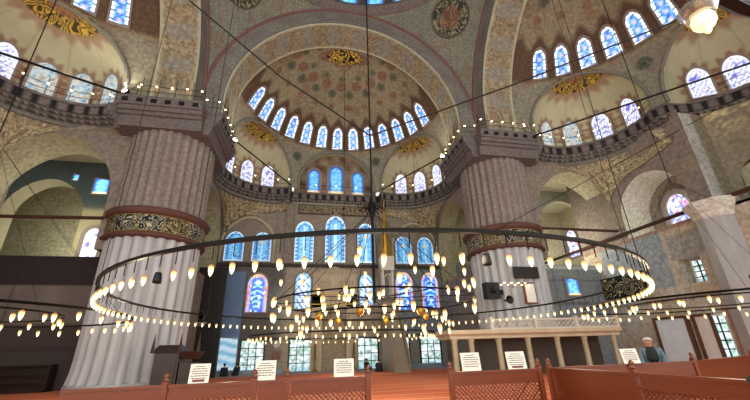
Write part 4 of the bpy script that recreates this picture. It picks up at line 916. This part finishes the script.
t = thing('plant_stand', 'dark stand with a red flower bunch behind the first notice of the platform', 'plant', (5.3, 6.6, 0)); MB().bar((0, 0, 0), (0, 0, .9), .16, 8, .1).build('stand', M['darkwood'], t)
fl = MB(); [fl.lathe([(.01, -.05), (.06, 0), (.01, .06)], (random.uniform(-.18, .18), random.uniform(-.15, .15), .95 + random.uniform(0, .35)), 6) for _ in range(26)]; o = fl.build('flowers', plain('dark red petals', '#7a2430', .8), t); o['kind'] = 'stuff'

# ---------------------------------------------------------------- carved barrier
def post(p, parent=None, hgt=1.06):
    m = MB().box((-.06, -.06, 0), (.06, .06, hgt)); o = m.build('post', M['wood'], parent, False, p)
    MB().lathe([(.05, hgt), (.075, hgt + .03), (.03, hgt + .06), (.06, hgt + .1), (.05, hgt + .14), (.01, hgt + .19)], n=8).build('finial', M['wood'], o, True)
def barrier(p, q, lab, lattice=True, ends=(0, 1), hgt=1.0):
    P0, P1 = Vector((p[0], p[1], 0)), Vector((q[0], q[1], 0)); Ln = (P1 - P0).length
    t = thing('barrier', lab, 'barrier', P0, math.atan2(P1.y - P0.y, P1.x - P0.x), 'carved wooden barriers')
    MB().box((0, -.055, hgt - .06), (Ln, .055, hgt)).build('top_rail', M['wood'], t)
    ub = .74 if lattice else .3
    MB().box((.02, -.025, ub), (Ln - .02, .025, hgt - .06)).build('upper_panel', M['wood'], t)
    MB().box((0, -.045, .08), (Ln, .045, .2)).build('bottom_rail', M['wood'], t)
    MB().box((0, -.04, ub - .05), (Ln, .04, ub)).build('middle_rail', M['wood'], t)
    if lattice:
        L = MB(); st = .11; n = int(Ln/st); zt = ub - .05
        for i in range(n + 8):
            for sg in (1, -1):
                x0 = (i - 8)*st if sg > 0 else (i)*st; pts = []
                za, zb = .2, zt; xa, xb = x0, x0 + sg*(zb - za)
                if sg > 0: 
                    if xa < 0: za += -xa; xa = 0
                    if xb > Ln: zb -= xb - Ln; xb = Ln
                else:
                    if xa > Ln: za += xa - Ln; xa = Ln
                    if xb < 0: zb -= -xb; xb = 0
                if zb - za > .03: L.bar((xa, 0, za), (xb, 0, zb), .018, 4)
        L.build('lattice', M['wood'], t)
        MB().box((.02, .02, .2), (Ln - .02, .03, zt)).build('backing', plain('dark red cloth', '#5a1d14', .9), t) if False else None
    else: MB().box((.02, -.02, .2), (Ln - .02, .02, ub - .05)).build('lower_panel', M['wood'], t)
    for e in ends: post((0 if e == 0 else Ln, 0, 0), t)
    return t
barrier((-7.4, -1.72), (-5.48, -1.7), 'latticed wooden barrier farthest left, in front of the fluted pier', True, (1,))
barrier((-5.4, -1.7), (-3.62, -1.7), 'latticed wooden barrier carrying the first notice from the left', True, (1,))
barrier((-3.55, -1.7), (-2.9, -1.7), 'narrow solid wooden barrier leaf under the second notice from the left', False, (1,))
barrier((-2.82, -1.7), (-1.0, -1.7), 'latticed wooden barrier carrying the third notice, left of the open gap', True, (1,))
barrier((1.13, -1.7), (3.62, -1.7), 'latticed wooden barrier right of the open gap, carrying two notices', True, (0, 1))
barrier((4.25, -1.6), (6.5, -1.55), 'plain wooden barrier behind the corner posts, left of the standing man', False, ())
barrier((6.56, -1.55), (8.98, -1.5), 'plain wooden barrier right in front of the standing man', False, (1,))
barrier((9.04, -1.5), (13.9, .25), 'long wooden barrier running off toward the bright side window', False, (1,))
barrier((4.0, -1.62), (4.15, -4.1), 'wooden barrier turning toward the camera at the corner posts', False, (0, 1))
barrier((4.16, -4.2), (4.1, -8.2), 'nearest wooden barrier with latticed lower half along the lower right edge', True, ())
# notices on the barriers
def notice(x, y, lab, w=.46, h=.42, rz=0., red=False):
    t = thing('notice_board', lab, 'sign', (x, y, 1.0), rz, 'white notices on the barriers')
    MB().add([(-w/2, -.01, 0), (w/2, -.01, 0), (w/2, .05, h), (-w/2, .05, h), (-w/2, .01, 0), (w/2, .01, 0), (w/2, .07, h), (-w/2, .07, h)], [(0,1,2,3), (7,6,5,4), (0,4,5,1), (1,5,6,2), (2,6,7,3), (3,7,4,0)]).build('sheet', M['white'], t)
    L = MB(); ln = 6
    for i in range(ln):
        z = h*(.86 - i*.12); yy = -.012 + .06*z/h; ww = w*(.36 if i % 2 else .42)*(1 if i else .6)
        x0 = -ww
        while x0 < ww - .01:
            x1 = min(ww, x0 + random.uniform(.03, .08)); L.box((x0, yy - .004, z - .008), (x1, yy, z + .008)); x0 = x1 + .014
    L.build('text', M['slate'], t)
    if red: MB().box((-w*.3, -.012 + .006, .03), (w*.3, -.006 + .006, .08)).build('red_strip', M['wood'], t)
    MB().box((-w/2, -.02, -.02), (w/2, .03, .004)).build('holder', M['darkwood'], t)
notice(-4.82, -1.7, 'white text notice with a red strip, first from the left on the barriers', .42, .4, red=True)
notice(-3.4, -1.7, 'white text notice second from the left, above the narrow solid leaf')
notice(-1.58, -1.7, 'white text notice nearest the open gap on its left side', .48, .4)
notice(1.72, -1.7, 'white text notice first to the right of the open gap', .52, .44)
notice(3.02, -1.7, 'white text notice with a red strip beside the corner posts', .54, .43, red=True)
notice(6.72, -1.6, 'white text notice standing next to the grey haired man', .56, .4)
# dark phone raised on a stick at the lower corner
dx = Vector((1.24974634, .88305589, -.11375599)); pp = Vector((-2.552, -10.758, 1.6)) + dx*1.57 + Vector((.03, -.02, -.02))
t = thing('phone', 'black phone on a thin stick at the lower right corner', 'phone', pp, -.6)
o = MB().box((-.012, -.004, -.03), (.012, .004, .035)).build('body', M['black'], t); o.rotation_euler = (0, -.35, 0)
o = MB().bar((0, 0, -.03), (.05, 0, -1.38), .006, 6).build('stick', M['black'], t); MB().box((-.02, -.006, -.045), (.02, .006, -.03)).build('clamp', M['black'], t)

# ---------------------------------------------------------------- people
def skin_mesh(name, joints, edges, mat, parent=None, sub=2, root=0):
    me = bpy.data.meshes.new(name); me.from_pydata([j[0] for j in joints], edges, []); o = bpy.data.objects.new(name, me); COL.objects.link(o)
    o.modifiers.new('skin', 'SKIN').use_smooth_shade = True; sv = me.skin_vertices[0].data
    for i, j in enumerate(joints): r = j[1]; sv[i].radius = (r, r) if not isinstance(r, tuple) else r
    sv[root].use_root = True
    s = o.modifiers.new('sub', 'SUBSURF'); s.levels = s.render_levels = sub
    me.materials.append(mat); o.parent = parent; return o
def bake(o):
    dg = bpy.context.evaluated_depsgraph_get(); me = bpy.data.meshes.new_from_object(o.evaluated_get(dg)); old = o.data; o.modifiers.clear(); o.data = me; bpy.data.meshes.remove(old); return o
def standing_man(loc, rz):
    t = thing('person', 'grey haired man in a dark scarf and pale blue jacket standing behind the barrier', 'person', loc, rz)
    J = [((0, 0, .9), (.15, .11)), ((0, 0, 1.1), (.15, .11)), ((0, -.01, 1.28), (.17, .11)), ((0, -.01, 1.38), .07), ((0, -.03, 1.45), .055), ((0, -.04, 1.53), (.075, .085)), ((0, -.045, 1.6), (.08, .095)),
         ((.17, 0, 1.33), .06), ((.22, -.02, 1.08), .045), ((.2, -.16, .88), .035), ((.18, -.24, .86), .035), ((-.17, 0, 1.33), .06), ((-.22, -.02, 1.08), .045), ((-.2, -.16, .88), .035), ((-.18, -.24, .86), .035),
         ((.1, 0, .8), .09), ((.11, -.01, .45), .065), ((.11, .02, .08), .045), ((.11, -.12, .04), .04), ((-.1, 0, .8), .09), ((-.11, -.01, .45), .065), ((-.11, .02, .08), .045), ((-.11, -.12, .04), .04)]
    E = [(0,1), (1,2), (2,3), (3,4), (4,5), (5,6), (2,7), (7,8), (8,9), (9,10), (2,11), (11,12), (12,13), (13,14), (0,15), (15,16), (16,17), (17,18), (0,19), (19,20), (20,21), (21,22)]
    bake(skin_mesh('body', J, E, M['skin'], t))
    Jk = [((0, 0, .82), (.2, .15)), ((0, 0, 1.1), (.18, .14)), ((0, 0, 1.29), (.19, .13)), ((0, 0, 1.39), .09), ((.185, 0, 1.33), .085), ((.24, -.02, 1.07), .07), ((.21, -.15, .9), .055), ((-.185, 0, 1.33), .085), ((-.24, -.02, 1.07), .07), ((-.21, -.15, .9), .055)]
    bake(skin_mesh('jacket', Jk, [(0,1), (1,2), (2,3), (2,4), (4,5), (5,6), (2,7), (7,8), (8,9)], M['shirt'], t))
    Tr = [((0, 0, .9), (.17, .13)), ((.1, 0, .78), .11), ((.11, -.01, .45), .085), ((.11, .02, .1), .07), ((-.1, 0, .78), .11), ((-.11, -.01, .45), .085), ((-.11, .02, .1), .07)]
    bake(skin_mesh('trousers', Tr, [(0,1), (1,2), (2,3), (0,4), (4,5), (5,6)], M['cloth'], t))
    MB().add(*lo_shirt()).build('scarf', M['cloth'], t, True)
    h = MB().lathe([(.098, -.015), (.104, .02), (.096, .055), (.07, .088), (.035, .104), (.005, .108)], n=14).build('hair', M['hair'], t, True, (0, -.005, 1.6)); h.rotation_euler = (-.5, 0, 0)
    for sx in (-1, 1): MB().lathe([(.002, -.01), (.011, 0), (.002, .01)], n=8).build('eye', M['black'], t, True, (sx*.03, -.135, 1.585)); MB().lathe([(.002, -.02), (.016, 0), (.002, .03)], n=6).build('ear', M['skin'], t, True, (sx*.085, -.035, 1.57))
    MB().add([(-.012, -.13, 1.55), (.012, -.13, 1.55), (0, -.165, 1.552), (0, -.13, 1.59)], [(0,1,2), (0,2,3), (2,1,3)]).build('nose', M['skin'], t); MB().box((-.025, -.137, 1.518), (.025, -.128, 1.526)).build('mouth', plain('lips', '#8a4a40', .6), t)
    for sx in (-1, 1):
        for k in range(4): MB().tube([(sx*(.175 + .008*k), -.25 - .01*k, .865 - .012*k), (sx*(.16 + .008*k), -.29, .85 - .012*k), (sx*.15, -.3, .825 - .012*k)], .008, 5).build('finger', M['skin'], t)
        MB().tube([(sx*.165, -.23, .875), (sx*.145, -.26, .885), (sx*.14, -.285, .875)], .009, 5).build('thumb', M['skin'], t)
    return t
def lo_shirt():
    m = MB().lathe([(.1, .0), (.15, .12), (.13, .3), (.1, .42), (.075, .46)], (0, -.055, .97), 14); m.V = [(x, y*.9 - .015, z) for x, y, z in m.V]; return m.V, m.F
sm_ = standing_man((8.15, -.95, 0), -.7); sm_.scale = (1.22, 1.22, 1.0)
def sitter(loc, rz, lab, mat, k=1.0):
    t = thing('person', lab, 'person', loc, rz)
    J = [((0, 0, .16), (.17, .13)), ((0, .02, .4), (.17, .12)), ((0, 0, .56), (.18, .11)), ((0, -.01, .64), .06), ((0, -.03, .71), (.075, .085)), ((0, -.04, .8), (.075, .085)), ((.18, 0, .58), .06), ((.24, -.08, .36), .045), ((.1, -.25, .28), .035), ((-.18, 0, .58), .06), ((-.24, -.08, .36), .045), ((-.1, -.25, .28), .035),
         ((.25, -.28, .14), .09), ((.02, -.38, .09), .06), ((-.25, -.26, .14), .09), ((0, -.3, .07), .06)]
    bake(skin_mesh('body', J, [(0,1), (1,2), (2,3), (3,4), (4,5), (2,6), (6,7), (7,8), (2,9), (9,10), (10,11), (0,12), (12,13), (0,14), (14,15)], M['skin'], t))
    bake(skin_mesh('robe', [(a, (b[0]*1.25, b[1]*1.25) if isinstance(b, tuple) else b*1.3) for a, b in [J[0], J[1], J[2], J[6], J[7], J[8], J[9], J[10], J[11], J[12], J[13], J[14], J[15]]], [(0,1), (1,2), (2,3), (3,4), (4,5), (2,6), (6,7), (7,8), (0,9), (9,10), (0,11), (11,12)], mat, t))
    MB().lathe([(.09, -.06), (.1, 0), (.09, .06), (.05, .1), (.005, .11)], n=12).build('hair', M['cloth'], t, True, (0, -.02, .81))
sitter((-8.35, 19.2, 0), .3, 'dark robed person sitting on the floor at the foot of the blue lit bay', M['cloth'])
sitter((-7.5, 19.6, 0), -.4, 'second dark robed person sitting closer to the ground window, left side', M['cloth'])
sitter((2.6, 19.9, 0), .5, 'dark clothed person sitting by the ground window right of the prayer niche', M['cloth'])
sitter((3.1, 17.2, 0), -.2, 'dark clothed person sitting under the pulpit spire', M['cloth'])

# ---------------------------------------------------------------- light
def lamp_and_fill_light(p, e, r=.3, col=(1, .82, .55)):
    L = bpy.data.lights.new('lamp_and_fill_glow', 'POINT'); L.energy = e; L.shadow_soft_size = r; L.color = col
    o = bpy.data.objects.new('lamp_and_fill_glow', L); o.location = p; COL.objects.link(o)
for i in range(8): t = 2*pi*i/8; lamp_and_fill_light((CX + CR*cos(t), CY + CR*sin(t), CZ - .36), LIGHT_RING)
for c, e in (((CX, CY, 2.3), LIGHT_CORE), ((-12.6, .9, 2.5), LIGHT_SIDE), ((13.6, .6, 2.6), LIGHT_SIDE), ((.2, 14.2, 2.2), LIGHT_SIDE)): lamp_and_fill_light(c, e, .8, (1, .88, .68))
for sx, e in ((1, 1.6), (-1, .8)): lamp_and_fill_light((sx*18., 13.6, 9.4), FILL_AISLE*e, .5, (1, .95, .8)); lamp_and_fill_light((sx*21.2, 18.6, 10.), FILL_AISLE*.8*e, .5, (1, .95, .8))  # aisle lights added to brighten the side bays; no lamps hang there
lamp_and_fill_light((21.9, 6.6, 9.3), 130, .3, (1, .96, .9))
for p in ((0, 19.2, 17.3), (7.5, 17.0, 17.4), (-7.5, 17.0, 17.4), (16.6, 7.6, 17.4), (-16.6, 7.6, 17.4), (21., 0, 17.4)): lamp_and_fill_light(p, LIGHT_CORNICE, .3, (1, .9, .7))
W_ = bpy.data.worlds.new('World'); SC.world = W_; W_.use_nodes = True; bg = W_.node_tree.nodes['Background']; bg.inputs['Color'].default_value = (*WORLD_COL, 1); bg.inputs['Strength'].default_value = WORLD_STR
# no sun lamp; rear of the hall left open so world light fills it
cam = bpy.data.cameras.new('Camera'); co = bpy.data.objects.new('Camera', cam); COL.objects.link(co)
yw, pt, rl = rad(11.527), rad(21.018), rad(-1.737)
Fv = Vector((sin(yw)*cos(pt), cos(yw)*cos(pt), sin(pt))); R0 = Vector((cos(yw), -sin(yw), 0)); U0 = R0.cross(Fv)
Rv = R0*cos(rl) + U0*sin(rl); Uv = -R0*sin(rl) + U0*cos(rl)
co.matrix_world = Matrix(((Rv.x, Uv.x, -Fv.x, -2.552), (Rv.y, Uv.y, -Fv.y, -10.758), (Rv.z, Uv.z, -Fv.z, 1.6), (0, 0, 0, 1)))
cam.sensor_fit = 'HORIZONTAL'; cam.sensor_width = 36; cam.lens = 345.266/750*36; cam.shift_y = 16.313/750; cam.clip_start = .05; cam.clip_end = 300
SC.camera = co
SC.view_settings.view_transform = 'Standard'; SC.view_settings.look = 'None'; SC.view_settings.exposure = EXPO; SC.view_settings.gamma = 1; SC.view_settings.use_curve_mapping = False
SC.cycles.max_bounces = 5; SC.cycles.diffuse_bounces = 3; SC.cycles.glossy_bounces = 2; SC.cycles.transmission_bounces = 4; SC.cycles.sample_clamp_indirect = 4; SC.cycles.use_denoising = True; SC.cycles.caustics_reflective = False; SC.cycles.caustics_refractive = False
